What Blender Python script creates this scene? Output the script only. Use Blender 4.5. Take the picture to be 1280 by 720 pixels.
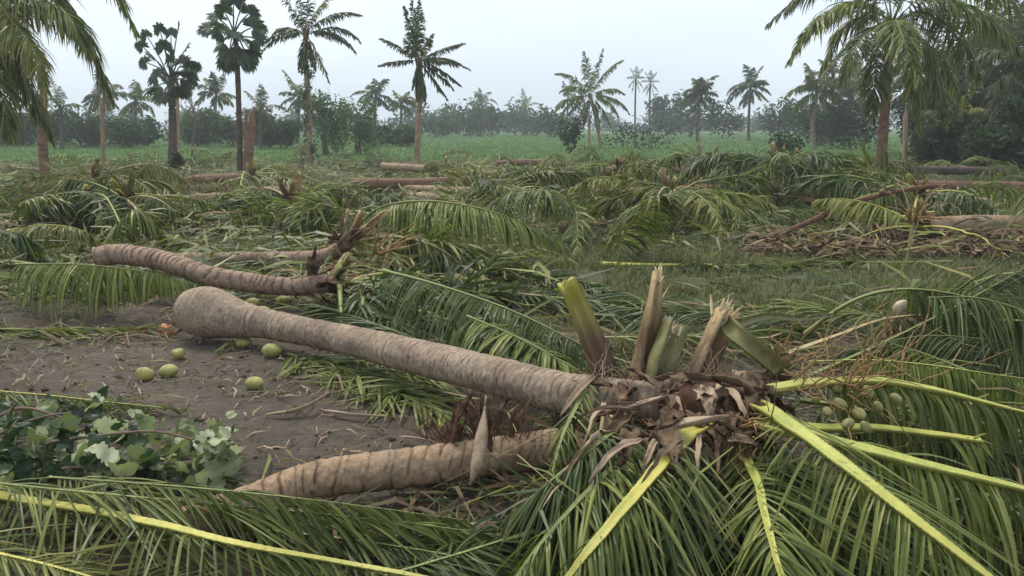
import bpy, math, random
import numpy as np
from mathutils import Vector

for o in list(bpy.data.objects):
    bpy.data.objects.remove(o, do_unlink=True)
scene = bpy.context.scene
COL = scene.collection

# ------------------------------------------------------------------ camera, sky, sun, exposure
CAM_H = 1.70                       # eye height, metres
F_PX, CX, CY, HOR = 1005.0, 640.0, 360.0, 157.0
PITCH = math.atan((CY - HOR) / F_PX)
cam = bpy.data.cameras.new('camera')
cam.sensor_width = 36.0
cam.lens = 36.0 * F_PX / 1280.0
cam.clip_start, cam.clip_end = 0.05, 3000.0
cam_o = bpy.data.objects.new('camera', cam)
cam_o.location = (0, 0, CAM_H)
cam_o.rotation_euler = (math.pi / 2 - PITCH, 0, 0)
COL.objects.link(cam_o)
scene.camera = cam_o

SUN_EL, SUN_AZ = math.radians(58), math.radians(-35)   # azimuth from +Y towards +X
world = bpy.data.worlds.new('World')
scene.world = world
world.use_nodes = True
wn, wl = world.node_tree.nodes, world.node_tree.links
wn.clear()
w_out = wn.new('ShaderNodeOutputWorld')
w_bg = wn.new('ShaderNodeBackground')
w_sky = wn.new('ShaderNodeTexSky')
w_sky.sky_type = 'NISHITA'
w_sky.sun_disc = False
w_sky.sun_elevation = SUN_EL
w_sky.sun_rotation = SUN_AZ
w_sky.air_density = 1.0
w_sky.dust_density = 7.0
w_sky.ozone_density = 2.0
w_hs = wn.new('ShaderNodeHueSaturation')       # thin high overcast: the blue is washed out
w_hs.inputs['Saturation'].default_value = 0.45
wl.new(w_sky.outputs[0], w_hs.inputs['Color'])
w_mix = wn.new('ShaderNodeMixRGB')             # even cloud veil over the whole dome
w_mix.inputs[0].default_value = 0.8
w_mix.inputs[2].default_value = (5.3, 5.85, 6.45, 1)
w_tc = wn.new('ShaderNodeTexCoord')            # faint cloud tone in the veil
w_map = wn.new('ShaderNodeMapping'); w_map.inputs['Scale'].default_value = (1.0, 1.0, 3.5)
w_nz = wn.new('ShaderNodeTexNoise'); w_nz.inputs['Scale'].default_value = 2.2; w_nz.inputs['Detail'].default_value = 4.0
w_rp = wn.new('ShaderNodeValToRGB')
w_rp.color_ramp.elements[0].position, w_rp.color_ramp.elements[0].color = 0.35, (4.45, 5.10, 5.85, 1)
w_rp.color_ramp.elements[1].position, w_rp.color_ramp.elements[1].color = 0.68, (5.05, 5.65, 6.30, 1)
wl.new(w_tc.outputs['Generated'], w_map.inputs[0]); wl.new(w_map.outputs[0], w_nz.inputs[0])
wl.new(w_nz.outputs['Fac'], w_rp.inputs[0]); wl.new(w_rp.outputs[0], w_mix.inputs[2])
wl.new(w_hs.outputs[0], w_mix.inputs[1])
wl.new(w_mix.outputs[0], w_bg.inputs['Color'])
w_bg.inputs['Strength'].default_value = 0.125
wl.new(w_bg.outputs[0], w_out.inputs['Surface'])

sun = bpy.data.lights.new('sun', 'SUN')
sun.energy = 1.5
sun.angle = math.radians(16)
sun.color = (1.0, 0.90, 0.74)
sun_o = bpy.data.objects.new('sun', sun)
sd = Vector((math.sin(SUN_AZ) * math.cos(SUN_EL), math.cos(SUN_AZ) * math.cos(SUN_EL), math.sin(SUN_EL)))
sun_o.rotation_euler = (-sd).to_track_quat('-Z', 'Y').to_euler()
COL.objects.link(sun_o)

scene.view_settings.view_transform = 'Standard'
scene.view_settings.look = 'None'
scene.view_settings.exposure = 0.76
scene.view_settings.gamma = 1.0
scene.view_settings.use_curve_mapping = False
scene.render.engine = 'CYCLES'
cy = scene.cycles
cy.max_bounces, cy.diffuse_bounces, cy.glossy_bounces = 5, 3, 2
cy.transmission_bounces, cy.transparent_max_bounces, cy.volume_bounces = 2, 6, 1
cy.use_denoising = True

# ------------------------------------------------------------------ helpers
UP = np.array([0.0, 0.0, 1.0])
_fw = np.array([0, math.cos(PITCH), -math.sin(PITCH)])
_up = np.array([0, math.sin(PITCH), math.cos(PITCH)])
_rt = np.array([1.0, 0, 0])
EYE = np.array([0, 0, CAM_H])

def ray(px, py):
    return _rt * (px - CX) / F_PX + _up * (CY - py) / F_PX + _fw

def G(px, py, z=0.0):              # the point at height z seen at photo pixel (px, py)
    d = ray(px, py)
    return EYE + d * (z - CAM_H) / d[2]

def P(px, py, Y):                  # the point at distance Y seen at photo pixel (px, py)
    d = ray(px, py)
    return EYE + d * Y / d[1]

_rs = np.random.RandomState(11)
_LAT = _rs.rand(64, 64)

def vnoise(x, y):
    x = np.asarray(x, float); y = np.asarray(y, float)
    xi = np.floor(x).astype(int); yi = np.floor(y).astype(int)
    fx = x - xi; fy = y - yi
    fx = fx * fx * (3 - 2 * fx); fy = fy * fy * (3 - 2 * fy)
    a = _LAT[xi % 64, yi % 64]; b = _LAT[(xi + 1) % 64, yi % 64]
    c = _LAT[xi % 64, (yi + 1) % 64]; d = _LAT[(xi + 1) % 64, (yi + 1) % 64]
    return (a * (1 - fx) + b * fx) * (1 - fy) + (c * (1 - fx) + d * fx) * fy

def fbm(x, y, oct=4):
    s, a, t = 0, 0.5, 0
    for k in range(oct):
        s = s + a * vnoise(x * 2 ** k + 17.3 * k, y * 2 ** k + 5.1 * k); t += a; a *= 0.5
    return s / t

def gz(x, y):                      # ground height
    return (fbm(np.asarray(x) * 0.9, np.asarray(y) * 0.9, 4) - 0.5) * 0.09

def nrm(v):
    v = np.asarray(v, float)
    return v / np.maximum(np.linalg.norm(v, axis=-1, keepdims=True), 1e-9)

def catmull(pts, n):
    p = np.asarray(pts, float)
    if len(p) == 2:
        t = np.linspace(0, 1, n)[:, None]
        return p[0] * (1 - t) + p[1] * t
    e = np.vstack([2 * p[0] - p[1], p, 2 * p[-1] - p[-2]])
    seg = np.linalg.norm(np.diff(p, axis=0), axis=1)
    cum = np.concatenate([[0], np.cumsum(seg)]); cum /= cum[-1]
    out = []
    for t in np.linspace(0, 1, n):
        k = min(np.searchsorted(cum, t, side='right') - 1, len(p) - 2)
        u = (t - cum[k]) / max(cum[k + 1] - cum[k], 1e-9)
        a, b, c, d = e[k], e[k + 1], e[k + 2], e[k + 3]
        out.append(0.5 * (2 * b + (c - a) * u + (2 * a - 5 * b + 4 * c - d) * u * u + (3 * b - a - 3 * c + d) * u ** 3))
    return np.array(out)

def frames(path):
    T = nrm(np.gradient(path, axis=0))
    S = np.cross(T, UP)
    bad = np.linalg.norm(S, axis=1) < 0.05
    S[bad] = np.array([1.0, 0, 0])
    S = nrm(S)
    return T, S, np.cross(S, T)

def make_mesh(name, V, faces, attrs=None, smooth=True, mat_idx=None):
    """faces: one (M,4) array or a list of arrays (M,k)"""
    me = bpy.data.meshes.new(name)
    V = np.ascontiguousarray(V, dtype=np.float32)
    if isinstance(faces, np.ndarray):
        faces = [faces]
    faces = [f for f in faces if len(f)]
    me.vertices.add(len(V)); me.vertices.foreach_set('co', V.ravel())
    loops = np.concatenate([f.ravel() for f in faces]).astype(np.int32)
    tot = np.concatenate([np.full(len(f), f.shape[1]) for f in faces]).astype(np.int32)
    st = np.concatenate([[0], np.cumsum(tot)[:-1]]).astype(np.int32)
    me.loops.add(len(loops)); me.loops.foreach_set('vertex_index', loops)
    me.polygons.add(len(tot)); me.polygons.foreach_set('loop_start', st); me.polygons.foreach_set('loop_total', tot)
    me.polygons.foreach_set('use_smooth', np.full(len(tot), smooth))
    for k, a in (attrs or {}).items():
        at = me.attributes.new(k, 'FLOAT', 'POINT')
        at.data.foreach_set('value', np.ascontiguousarray(a, dtype=np.float32).ravel())
    me.update(calc_edges=True)
    return me

def merge(parts):
    """[(V, faces list, attrs)] -> one"""
    Vs, Fs, A, o = [], [], {}, 0
    for V, F, at in parts:
        F = [F] if isinstance(F, np.ndarray) else F
        Vs.append(V); Fs += [f + o for f in F]; o += len(V)
        for k in at: A.setdefault(k, []).append(at[k])
    by = {}
    for f in Fs: by.setdefault(f.shape[1], []).append(f)
    return np.vstack(Vs), [np.vstack(v) for v in by.values()], {k: np.concatenate(v) for k, v in A.items()}

def tag(o, label=None, cat=None, group=None, kind=None):
    if label: o['label'] = label
    if cat: o['category'] = cat
    if group: o['group'] = group
    if kind: o['kind'] = kind
    return o

def empty(name, loc, label, cat, group=None):
    o = bpy.data.objects.new(name, None)
    o.empty_display_size = 0.1
    o.location = [float(c) for c in loc]
    COL.objects.link(o)
    return tag(o, label, cat, group)

def put(name, me, mat, parent=None, loc=None, kind=None):
    o = bpy.data.objects.new(name, me)
    if mat is not None and len(me.materials) == 0:
        me.materials.append(mat)
    COL.objects.link(o)
    if parent is not None: o.parent = parent
    if loc is not None: o.location = [float(c) for c in loc]
    if kind: o['kind'] = kind
    return o

# ------------------------------------------------------------------ materials
def new_mat(name):
    m = bpy.data.materials.new(name); m.use_nodes = True
    nt = m.node_tree; nt.nodes.clear()
    out = nt.nodes.new('ShaderNodeOutputMaterial')
    return m, nt, out

def N(nt, t, **kw):
    n = nt.nodes.new(t)
    for k, v in kw.items(): setattr(n, k, v)
    return n

def ramp(nt, src, stops):
    r = N(nt, 'ShaderNodeValToRGB')
    e = r.color_ramp.elements
    while len(e) < len(stops): e.new(0.5)
    for i, (p, c) in enumerate(stops):
        e[i].position = p; e[i].color = (*c, 1)
    nt.links.new(src, r.inputs[0])
    return r.outputs[0]

def attr(nt, name):
    a = N(nt, 'ShaderNodeAttribute'); a.attribute_name = name
    return a.outputs['Fac']

def noise(nt, scale, detail=4, rough=0.6, coord='Object', sc3=None):
    tc = N(nt, 'ShaderNodeTexCoord')
    n = N(nt, 'ShaderNodeTexNoise')
    n.inputs['Scale'].default_value = scale; n.inputs['Detail'].default_value = detail
    n.inputs['Roughness'].default_value = rough
    if sc3:
        mp = N(nt, 'ShaderNodeMapping'); mp.inputs['Scale'].default_value = sc3
        nt.links.new(tc.outputs[coord], mp.inputs[0]); nt.links.new(mp.outputs[0], n.inputs[0])
    else:
        nt.links.new(tc.outputs[coord], n.inputs[0])
    return n.outputs['Fac']

def mixc(nt, fac, a, b, mode='MIX'):
    m = N(nt, 'ShaderNodeMixRGB', blend_type=mode)
    for i, v in ((0, fac), (1, a), (2, b)):
        if isinstance(v, (int, float)): m.inputs[i].default_value = v
        elif isinstance(v, tuple): m.inputs[i].default_value = (*v, 1)
        else: nt.links.new(v, m.inputs[i])
    return m.outputs[0]

def leaf_mat(name, stops, tip, rough=0.42, transl=0.22, spec=0.45, wilt=0.30):
    """stops: colour by the leaf's own random value; tip: dry tip colour"""
    m, nt, out = new_mat(name)
    c = ramp(nt, attr(nt, 'rnd'), stops)
    oi = N(nt, 'ShaderNodeObjectInfo')
    hv = N(nt, 'ShaderNodeHueSaturation')
    mr = N(nt, 'ShaderNodeMapRange'); mr.inputs[3].default_value = 0.72; mr.inputs[4].default_value = 1.25
    nt.links.new(oi.outputs['Random'], mr.inputs[0]); nt.links.new(mr.outputs[0], hv.inputs['Value'])
    nt.links.new(c, hv.inputs['Color'])
    tm = N(nt, 'ShaderNodeMapRange'); tm.inputs[1].default_value = 0.72; tm.inputs[2].default_value = 1.05
    nt.links.new(attr(nt, 't'), tm.inputs[0])
    c = mixc(nt, tm.outputs[0], hv.outputs[0], tip)
    rb = N(nt, 'ShaderNodeMath', operation='POWER'); rb.inputs[1].default_value = 5.0
    nt.links.new(attr(nt, 'rib'), rb.inputs[0])
    rs = N(nt, 'ShaderNodeMath', operation='MULTIPLY'); rs.inputs[1].default_value = 0.55
    nt.links.new(rb.outputs[0], rs.inputs[0])
    c = mixc(nt, rs.outputs[0], c, (0.24, 0.27, 0.10))
    n = noise(nt, 9.0, 3)
    c = mixc(nt, 0.35, c, ramp(nt, n, [(0.3, (0.45, 0.45, 0.45)), (0.7, (1, 1, 1))]), 'MULTIPLY')
    if wilt:
        c = mixc(nt, ramp(nt, noise(nt, 4.5, 5, 0.75), [(0.56, (0, 0, 0)), (0.72, (wilt, wilt, wilt))]), c, (0.21, 0.155, 0.07))
    b = N(nt, 'ShaderNodeBsdfPrincipled')
    nt.links.new(c, b.inputs['Base Color'])
    b.inputs['Roughness'].default_value = rough; b.inputs['Specular IOR Level'].default_value = spec
    tr = N(nt, 'ShaderNodeBsdfTranslucent')
    nt.links.new(mixc(nt, 1.0, c, (1.3, 1.5, 0.7), 'MULTIPLY'), tr.inputs['Color'])
    mx = N(nt, 'ShaderNodeMixShader'); mx.inputs[0].default_value = transl
    nt.links.new(b.outputs[0], mx.inputs[1]); nt.links.new(tr.outputs[0], mx.inputs[2])
    nt.links.new(mx.outputs[0], out.inputs['Surface'])
    return m

def solid_mat(name, stops, scale=8, rough=0.6, sc3=None, bump=0.0, bscale=60, spec=0.4, tgrad=None):
    m, nt, out = new_mat(name)
    c = ramp(nt, noise(nt, scale, 5, 0.65, sc3=sc3), stops)
    if tgrad:                       # colour towards the far end of the piece
        tm = N(nt, 'ShaderNodeMapRange'); tm.inputs[1].default_value = tgrad[0]; tm.inputs[2].default_value = tgrad[1]
        nt.links.new(attr(nt, 't'), tm.inputs[0])
        c = mixc(nt, tm.outputs[0], c, tgrad[2])
    b = N(nt, 'ShaderNodeBsdfPrincipled')
    nt.links.new(c, b.inputs['Base Color'])
    b.inputs['Roughness'].default_value = rough; b.inputs['Specular IOR Level'].default_value = spec
    if bump:
        bp = N(nt, 'ShaderNodeBump'); bp.inputs['Strength'].default_value = bump; bp.inputs['Distance'].default_value = 0.01
        nt.links.new(noise(nt, bscale, 4, 0.7, sc3=sc3), bp.inputs['Height']); nt.links.new(bp.outputs[0], b.inputs['Normal'])
    nt.links.new(b.outputs[0], out.inputs['Surface'])
    return m

def rachis_mat(name, c0, c1, far):
    m, nt, out = new_mat(name)
    c = ramp(nt, noise(nt, 6, 6, 0.7), [(0.32, c0), (0.66, c1)])
    c = mixc(nt, 0.35, c, ramp(nt, noise(nt, 30, 4, 0.6), [(0.3, (0.62, 0.60, 0.55)), (0.6, (1.05, 1.05, 1.0))]), 'MULTIPLY')
    c = mixc(nt, ramp(nt, noise(nt, 11, 5, 0.75), [(0.64, (0, 0, 0)), (0.74, (0.6, 0.6, 0.6))]), c, (0.17, 0.12, 0.055))
    tm = N(nt, 'ShaderNodeMapRange'); tm.inputs[1].default_value = 0.55; tm.inputs[2].default_value = 1.0
    nt.links.new(attr(nt, 't'), tm.inputs[0])
    c = mixc(nt, tm.outputs[0], c, far)
    b = N(nt, 'ShaderNodeBsdfPrincipled'); b.inputs['Roughness'].default_value = 0.5; b.inputs['Specular IOR Level'].default_value = 0.35
    nt.links.new(c, b.inputs['Base Color'])
    bp = N(nt, 'ShaderNodeBump'); bp.inputs['Strength'].default_value = 0.35; bp.inputs['Distance'].default_value = 0.006
    nt.links.new(noise(nt, 60, 4, 0.7), bp.inputs['Height']); nt.links.new(bp.outputs[0], b.inputs['Normal'])
    nt.links.new(b.outputs[0], out.inputs['Surface'])
    return m

def trunk_mat(name, light, mid, dark):
    m, nt, out = new_mat(name)
    a = noise(nt, 2.2, 6, 0.7)
    c = ramp(nt, a, [(0.30, mid), (0.62, light)])
    f = noise(nt, 38, 5, 0.75)
    c = mixc(nt, 0.85, c, ramp(nt, f, [(0.28, (0.36, 0.33, 0.30)), (0.62, (1.1, 1.07, 1.03))]), 'MULTIPLY')
    st = noise(nt, 1.3, 6, 0.75)   # old stains
    c = mixc(nt, ramp(nt, st, [(0.52, (0, 0, 0)), (0.66, (0.6, 0.6, 0.6))]), c, dark)
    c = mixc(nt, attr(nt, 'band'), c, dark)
    l = noise(nt, 5.5, 4, 0.6)      # grey-green lichen patches
    c = mixc(nt, ramp(nt, l, [(0.55, (0, 0, 0)), (0.72, (0.45, 0.45, 0.45))]), c, (0.20, 0.20, 0.155))
    b = N(nt, 'ShaderNodeBsdfPrincipled'); b.inputs['Roughness'].default_value = 0.85
    b.inputs['Specular IOR Level'].default_value = 0.25
    nt.links.new(c, b.inputs['Base Color'])
    bp = N(nt, 'ShaderNodeBump'); bp.inputs['Strength'].default_value = 0.6; bp.inputs['Distance'].default_value = 0.012
    nt.links.new(f, bp.inputs['Height']); nt.links.new(bp.outputs[0], b.inputs['Normal'])
    nt.links.new(b.outputs[0], out.inputs['Surface'])
    return m

M = {}
M['leaf'] = leaf_mat('leaf_green', [(0.0, (0.024, 0.050, 0.010)), (0.35, (0.104, 0.140, 0.026)), (0.7, (0.195, 0.220, 0.048)), (1.0, (0.30, 0.30, 0.090))], (0.25, 0.20, 0.08), rough=0.46, spec=0.34, transl=.22)
M['leaf_dark'] = leaf_mat('leaf_dark_green', [(0.0, (0.018, 0.040, 0.012)), (0.6, (0.072, 0.106, 0.026)), (1.0, (0.165, 0.185, 0.052))], (0.16, 0.135, 0.055), rough=0.46, spec=0.34, transl=.22)
M['leaf_yellow'] = leaf_mat('leaf_yellowing', [(0.0, (0.095, 0.125, 0.028)), (0.5, (0.19, 0.20, 0.046)), (1.0, (0.33, 0.28, 0.085))], (0.30, 0.21, 0.09), spec=.26)
M['leaf_dry'] = leaf_mat('leaf_dry', [(0.0, (0.11, 0.075, 0.042)), (0.5, (0.20, 0.135, 0.075)), (1.0, (0.33, 0.24, 0.14))], (0.28, 0.20, 0.12), rough=0.7, transl=0.12, spec=0.2)
M['fan'] = leaf_mat('fan_leaf', [(0.0, (0.030, 0.058, 0.024)), (1.0, (0.075, 0.110, 0.046))], (0.10, 0.10, 0.05), rough=0.5)
M['rachis'] = rachis_mat('rachis_green', (0.13, 0.165, 0.045), (0.23, 0.25, 0.075), (0.14, 0.17, 0.055))
M['rachis_yellow'] = rachis_mat('rachis_yellow', (0.34, 0.33, 0.065), (0.52, 0.47, 0.11), (0.30, 0.29, 0.08))
M['rachis_lime'] = rachis_mat('rachis_lime', (0.27, 0.30, 0.062), (0.44, 0.45, 0.11), (0.42, 0.38, 0.085))
M['rachis_tan'] = solid_mat('rachis_tan', [(0.3, (0.26, 0.185, 0.09)), (0.7, (0.46, 0.36, 0.18))], 14, 0.6)
M['stub'] = solid_mat('petiole_stub', [(0.3, (0.050, 0.022, 0.012)), (0.55, (0.11, 0.060, 0.025)), (0.75, (0.22, 0.16, 0.045))], 7, 0.5, sc3=(1, 1, 0.35), bump=0.3, tgrad=(0.35, 0.95, (0.38, 0.34, 0.06)))
M['stub_brown'] = solid_mat('petiole_stub_brown', [(0.3, (0.060, 0.032, 0.018)), (0.5, (0.17, 0.105, 0.05)), (0.7, (0.36, 0.26, 0.12))], 11, 0.65, sc3=(1, 1, 0.25), bump=1.0, tgrad=(0.6, 1.1, (0.48, 0.35, 0.17)))
M['stub_olive'] = solid_mat('petiole_stub_olive', [(0.3, (0.09, 0.085, 0.03)), (0.7, (0.22, 0.21, 0.075))], 9, 0.55, bump=0.3)
M['raw_wood'] = solid_mat('raw_splinter', [(0.3, (0.42, 0.30, 0.15)), (0.7, (0.62, 0.50, 0.30))], 25, 0.7, bump=0.4)
M['sheath'] = solid_mat('sheath_brown', [(0.30, (0.050, 0.029, 0.016)), (0.5, (0.135, 0.084, 0.047)), (0.72, (0.30, 0.215, 0.135))], 9, 0.85, bump=0.8, bscale=70)
M['sheath_pale'] = solid_mat('sheath_pale', [(0.3, (0.24, 0.165, 0.105)), (0.7, (0.44, 0.33, 0.23))], 7, 0.75, bump=0.4)
M['fibre'] = solid_mat('fibre_red_brown', [(0.3, (0.055, 0.028, 0.018)), (0.7, (0.19, 0.095, 0.055))], 16, 0.9, bump=0.6)
M['strand'] = solid_mat('flower_strand', [(0.3, (0.15, 0.078, 0.028)), (0.7, (0.34, 0.205, 0.080))], 20, 0.65)
M['spathe'] = solid_mat('spathe_tan', [(0.3, (0.15, 0.105, 0.065)), (0.7, (0.33, 0.25, 0.165))], 9, 0.75, sc3=(3, 3, 0.6), bump=0.4)
M['husk'] = solid_mat('coconut_husk', [(0.30, (0.14, 0.10, 0.045)), (0.42, (0.25, 0.24, 0.07)), (0.58, (0.36, 0.335, 0.11)), (0.8, (0.46, 0.39, 0.18))], 16, 0.6, bump=0.4)
M['husk_green'] = solid_mat('coconut_husk_green', [(0.3, (0.12, 0.115, 0.035)), (0.7, (0.27, 0.26, 0.085))], 22, 0.55, bump=0.3)
M['husk_orange'] = solid_mat('coconut_husk_orange', [(0.3, (0.36, 0.13, 0.045)), (0.7, (0.60, 0.30, 0.13))], 9, 0.7, bump=0.4)
M['husk_pale'] = solid_mat('coconut_husk_pale', [(0.3, (0.42, 0.35, 0.22)), (0.7, (0.60, 0.52, 0.38))], 7, 0.6)
M['calyx'] = solid_mat('coconut_calyx', [(0.3, (0.16, 0.11, 0.06)), (0.7, (0.33, 0.25, 0.14))], 12, 0.7)
M['trunk'] = trunk_mat('trunk_grey_brown', (0.41, 0.325, 0.245), (0.25, 0.190, 0.140), (0.095, 0.066, 0.048))
M['trunk_pink'] = trunk_mat('trunk_pinkish', (0.42, 0.30, 0.225), (0.27, 0.185, 0.135), (0.10, 0.062, 0.045))
M['trunk_tan'] = trunk_mat('trunk_tan', (0.43, 0.305, 0.200), (0.27, 0.180, 0.112), (0.10, 0.062, 0.038))
M['trunk_red'] = trunk_mat('trunk_red_brown', (0.30, 0.180, 0.125), (0.19, 0.110, 0.075), (0.08, 0.045, 0.03))
M['trunk_dark'] = trunk_mat('trunk_dark', (0.15, 0.105, 0.085), (0.09, 0.064, 0.052), (0.04, 0.03, 0.025))
M['trunk_pale'] = trunk_mat('trunk_pale', (0.48, 0.36, 0.25), (0.34, 0.245, 0.165), (0.18, 0.125, 0.085))
M['twig'] = solid_mat('twig', [(0.3, (0.11, 0.075, 0.052)), (0.7, (0.21, 0.15, 0.105))], 12, 0.85)
M['broad'] = leaf_mat('broad_leaf_dark', [(0.0, (0.022, 0.045, 0.020)), (0.6, (0.042, 0.075, 0.030)), (1.0, (0.075, 0.110, 0.045))], (0.06, 0.09, 0.04), rough=0.5)
M['broad_pale'] = leaf_mat('broad_leaf_pale', [(0.0, (0.19, 0.23, 0.115)), (0.6, (0.31, 0.345, 0.19)), (1.0, (0.46, 0.475, 0.31))], (0.32, 0.31, 0.18), rough=0.65, spec=0.2)
M['bush'] = leaf_mat('bush_leaf', [(0.0, (0.020, 0.038, 0.016)), (0.6, (0.040, 0.066, 0.026)), (1.0, (0.075, 0.100, 0.040))], (0.05, 0.07, 0.025), rough=0.7, spec=0.15)
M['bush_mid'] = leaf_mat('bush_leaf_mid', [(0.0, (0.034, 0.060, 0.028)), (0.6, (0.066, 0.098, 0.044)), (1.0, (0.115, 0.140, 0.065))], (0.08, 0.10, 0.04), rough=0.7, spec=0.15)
M['bush_bright'] = leaf_mat('bush_leaf_bright', [(0.0, (0.052, 0.098, 0.034)), (1.0, (0.115, 0.165, 0.060))], (0.09, 0.13, 0.04), rough=0.55)
M['grass'] = leaf_mat('grass_blade', [(0.0, (0.085, 0.105, 0.042)), (0.6, (0.145, 0.160, 0.066)), (1.0, (0.27, 0.235, 0.12))], (0.22, 0.19, 0.10), rough=0.65, spec=0.15)
M['field'] = leaf_mat('field_blade', [(0.0, (0.075, 0.145, 0.042)), (1.0, (0.130, 0.205, 0.066))], (0.13, 0.20, 0.065), rough=0.7, spec=0.1, wilt=0)

def ground_mat():
    m, nt, out = new_mat('ground_soil')
    big = noise(nt, 0.6, 6, 0.65)
    soil = ramp(nt, big, [(0.32, (0.105, 0.085, 0.069)), (0.52, (0.170, 0.140, 0.114)), (0.72, (0.25, 0.208, 0.170))])
    fine = noise(nt, 22, 8, 0.75)
    soil = mixc(nt, 0.75, soil, ramp(nt, fine, [(0.3, (0.50, 0.48, 0.46)), (0.62, (1.1, 1.08, 1.05))]), 'MULTIPLY')
    grit = noise(nt, 110, 3, 0.6)
    soil = mixc(nt, ramp(nt, grit, [(0.66, (0, 0, 0)), (0.74, (0.8, 0.8, 0.8))]), soil, (0.25, 0.215, 0.18))
    gn = noise(nt, 3.5, 6, 0.7)
    grass = ramp(nt, gn, [(0.3, (0.070, 0.076, 0.036)), (0.6, (0.125, 0.128, 0.060)), (0.8, (0.180, 0.155, 0.088))])
    n2 = noise(nt, 7.0, 5, 0.7)
    ad = N(nt, 'ShaderNodeMath', operation='ADD'); nt.links.new(attr(nt, 'grass'), ad.inputs[0]); nt.links.new(n2, ad.inputs[1])
    mr = N(nt, 'ShaderNodeMapRange'); mr.inputs[1].default_value = 0.78; mr.inputs[2].default_value = 1.18
    nt.links.new(ad.outputs[0], mr.inputs[0])
    c = mixc(nt, mr.outputs[0], soil, grass)
    c = mixc(nt, attr(nt, 'field'), c, (0.085, 0.155, 0.048))
    b = N(nt, 'ShaderNodeBsdfPrincipled'); b.inputs['Roughness'].default_value = 0.92; b.inputs['Specular IOR Level'].default_value = 0.2
    nt.links.new(c, b.inputs['Base Color'])
    bp = N(nt, 'ShaderNodeBump'); bp.inputs['Strength'].default_value = 1.0; bp.inputs['Distance'].default_value = 0.06
    hsum = N(nt, 'ShaderNodeMath', operation='MULTIPLY_ADD'); hsum.inputs[1].default_value = 1.6
    nt.links.new(noise(nt, 7, 5, 0.6), hsum.inputs[0]); nt.links.new(fine, hsum.inputs[2])
    nt.links.new(hsum.outputs[0], bp.inputs['Height']); nt.links.new(bp.outputs[0], b.inputs['Normal'])
    nt.links.new(b.outputs[0], out.inputs['Surface'])
    return m
M['ground'] = ground_mat()

# ------------------------------------------------------------------ ground
def sstep(a, b, x):
    t = np.clip((x - a) / (b - a), 0, 1)
    return t * t * (3 - 2 * t)

def grass_mask(x, y):
    g = 0.30 + 0.55 * sstep(5.5, 10, y) + (fbm(x * 0.5 + 3, y * 0.5, 3) - 0.5) * 0.9
    d1 = np.hypot((x + 1.9) / 2.3, (y - 4.7) / 1.75)           # bare soil in front of the felled bole
    g = np.where(d1 < 1.25, g - 1.2 * (1 - sstep(0.8, 1.25, d1)), g)
    d2 = np.hypot((x + 4.6) / 1.9, (y - 7.0) / 0.8)            # bare strip at the left
    g = np.where(d2 < 1.3, g - 0.8 * (1 - sstep(0.7, 1.3, d2)), g)
    return np.clip(g, 0, 1)

def field_mask(x, y):
    return sstep(36, 42, y + (fbm(x * 0.1, y * 0.1, 3) - 0.5) * 8)

nu = 440
u = np.linspace(-1, 1, nu)
b_ = math.asinh(420 / 1.7)
gx = 1.7 * np.sinh(b_ * u)
gy = 4.2 + 1.7 * np.sinh(b_ * u)
X, Y = np.meshgrid(gx, gy)
Z = gz(X, Y)
V = np.stack([X, Y, Z], -1).reshape(-1, 3)
ii = np.arange(nu * nu).reshape(nu, nu)
F = np.stack([ii[:-1, :-1], ii[:-1, 1:], ii[1:, 1:], ii[1:, :-1]], -1).reshape(-1, 4)
me = make_mesh('ground', V, F, {'grass': grass_mask(X, Y).ravel(), 'field': field_mask(X, Y).ravel()})
tag(put('ground', me, M['ground']), 'bare brown soil and trampled grass under the felled palms', 'ground', kind='structure')

# ------------------------------------------------------------------ shapes
def tube(path, rx, rz=None, sides=8, cap=True, roll=0.0, section=None):
    """tapered tube; rx across, rz through; attrs t along"""
    path = np.asarray(path, float); n = len(path)
    rx = np.broadcast_to(np.asarray(rx, float), (n,)); rz = rx if rz is None else np.broadcast_to(np.asarray(rz, float), (n,))
    T, S, U = frames(path)
    a = np.linspace(0, 2 * math.pi, sides, endpoint=False)
    if roll:
        S, U = S * math.cos(roll) + U * math.sin(roll), U * math.cos(roll) - S * math.sin(roll)
    ca, sa = np.cos(a), np.sin(a)
    if section is not None:
        ca, sa = np.array(section, float).T; sides = len(ca)
    Vv = path[:, None] + S[:, None] * (ca[None, :, None] * rx[:, None, None]) + U[:, None] * (sa[None, :, None] * rz[:, None, None])
    idx = np.arange(n * sides).reshape(n, sides)
    nx = np.roll(idx, -1, axis=1)
    Fq = np.stack([idx[:-1], nx[:-1], nx[1:], idx[1:]], -1).reshape(-1, 4)
    t = np.repeat(np.linspace(0, 1, n), sides)
    Fs = [Fq]
    if cap:
        Fs.append(np.array([idx[0][::-1], idx[-1]]))
    return Vv.reshape(-1, 3), Fs, {'t': t, 'rnd': np.full(len(t), 0.5)}

CHANNEL = [(-1, .55), (-.9, .0), (-.5, -.7), (0, -1.0), (.5, -.7), (.9, .0), (1, .55), (.78, .52), (.4, .22), (0, .08), (-.4, .22), (-.78, .52)]

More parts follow.
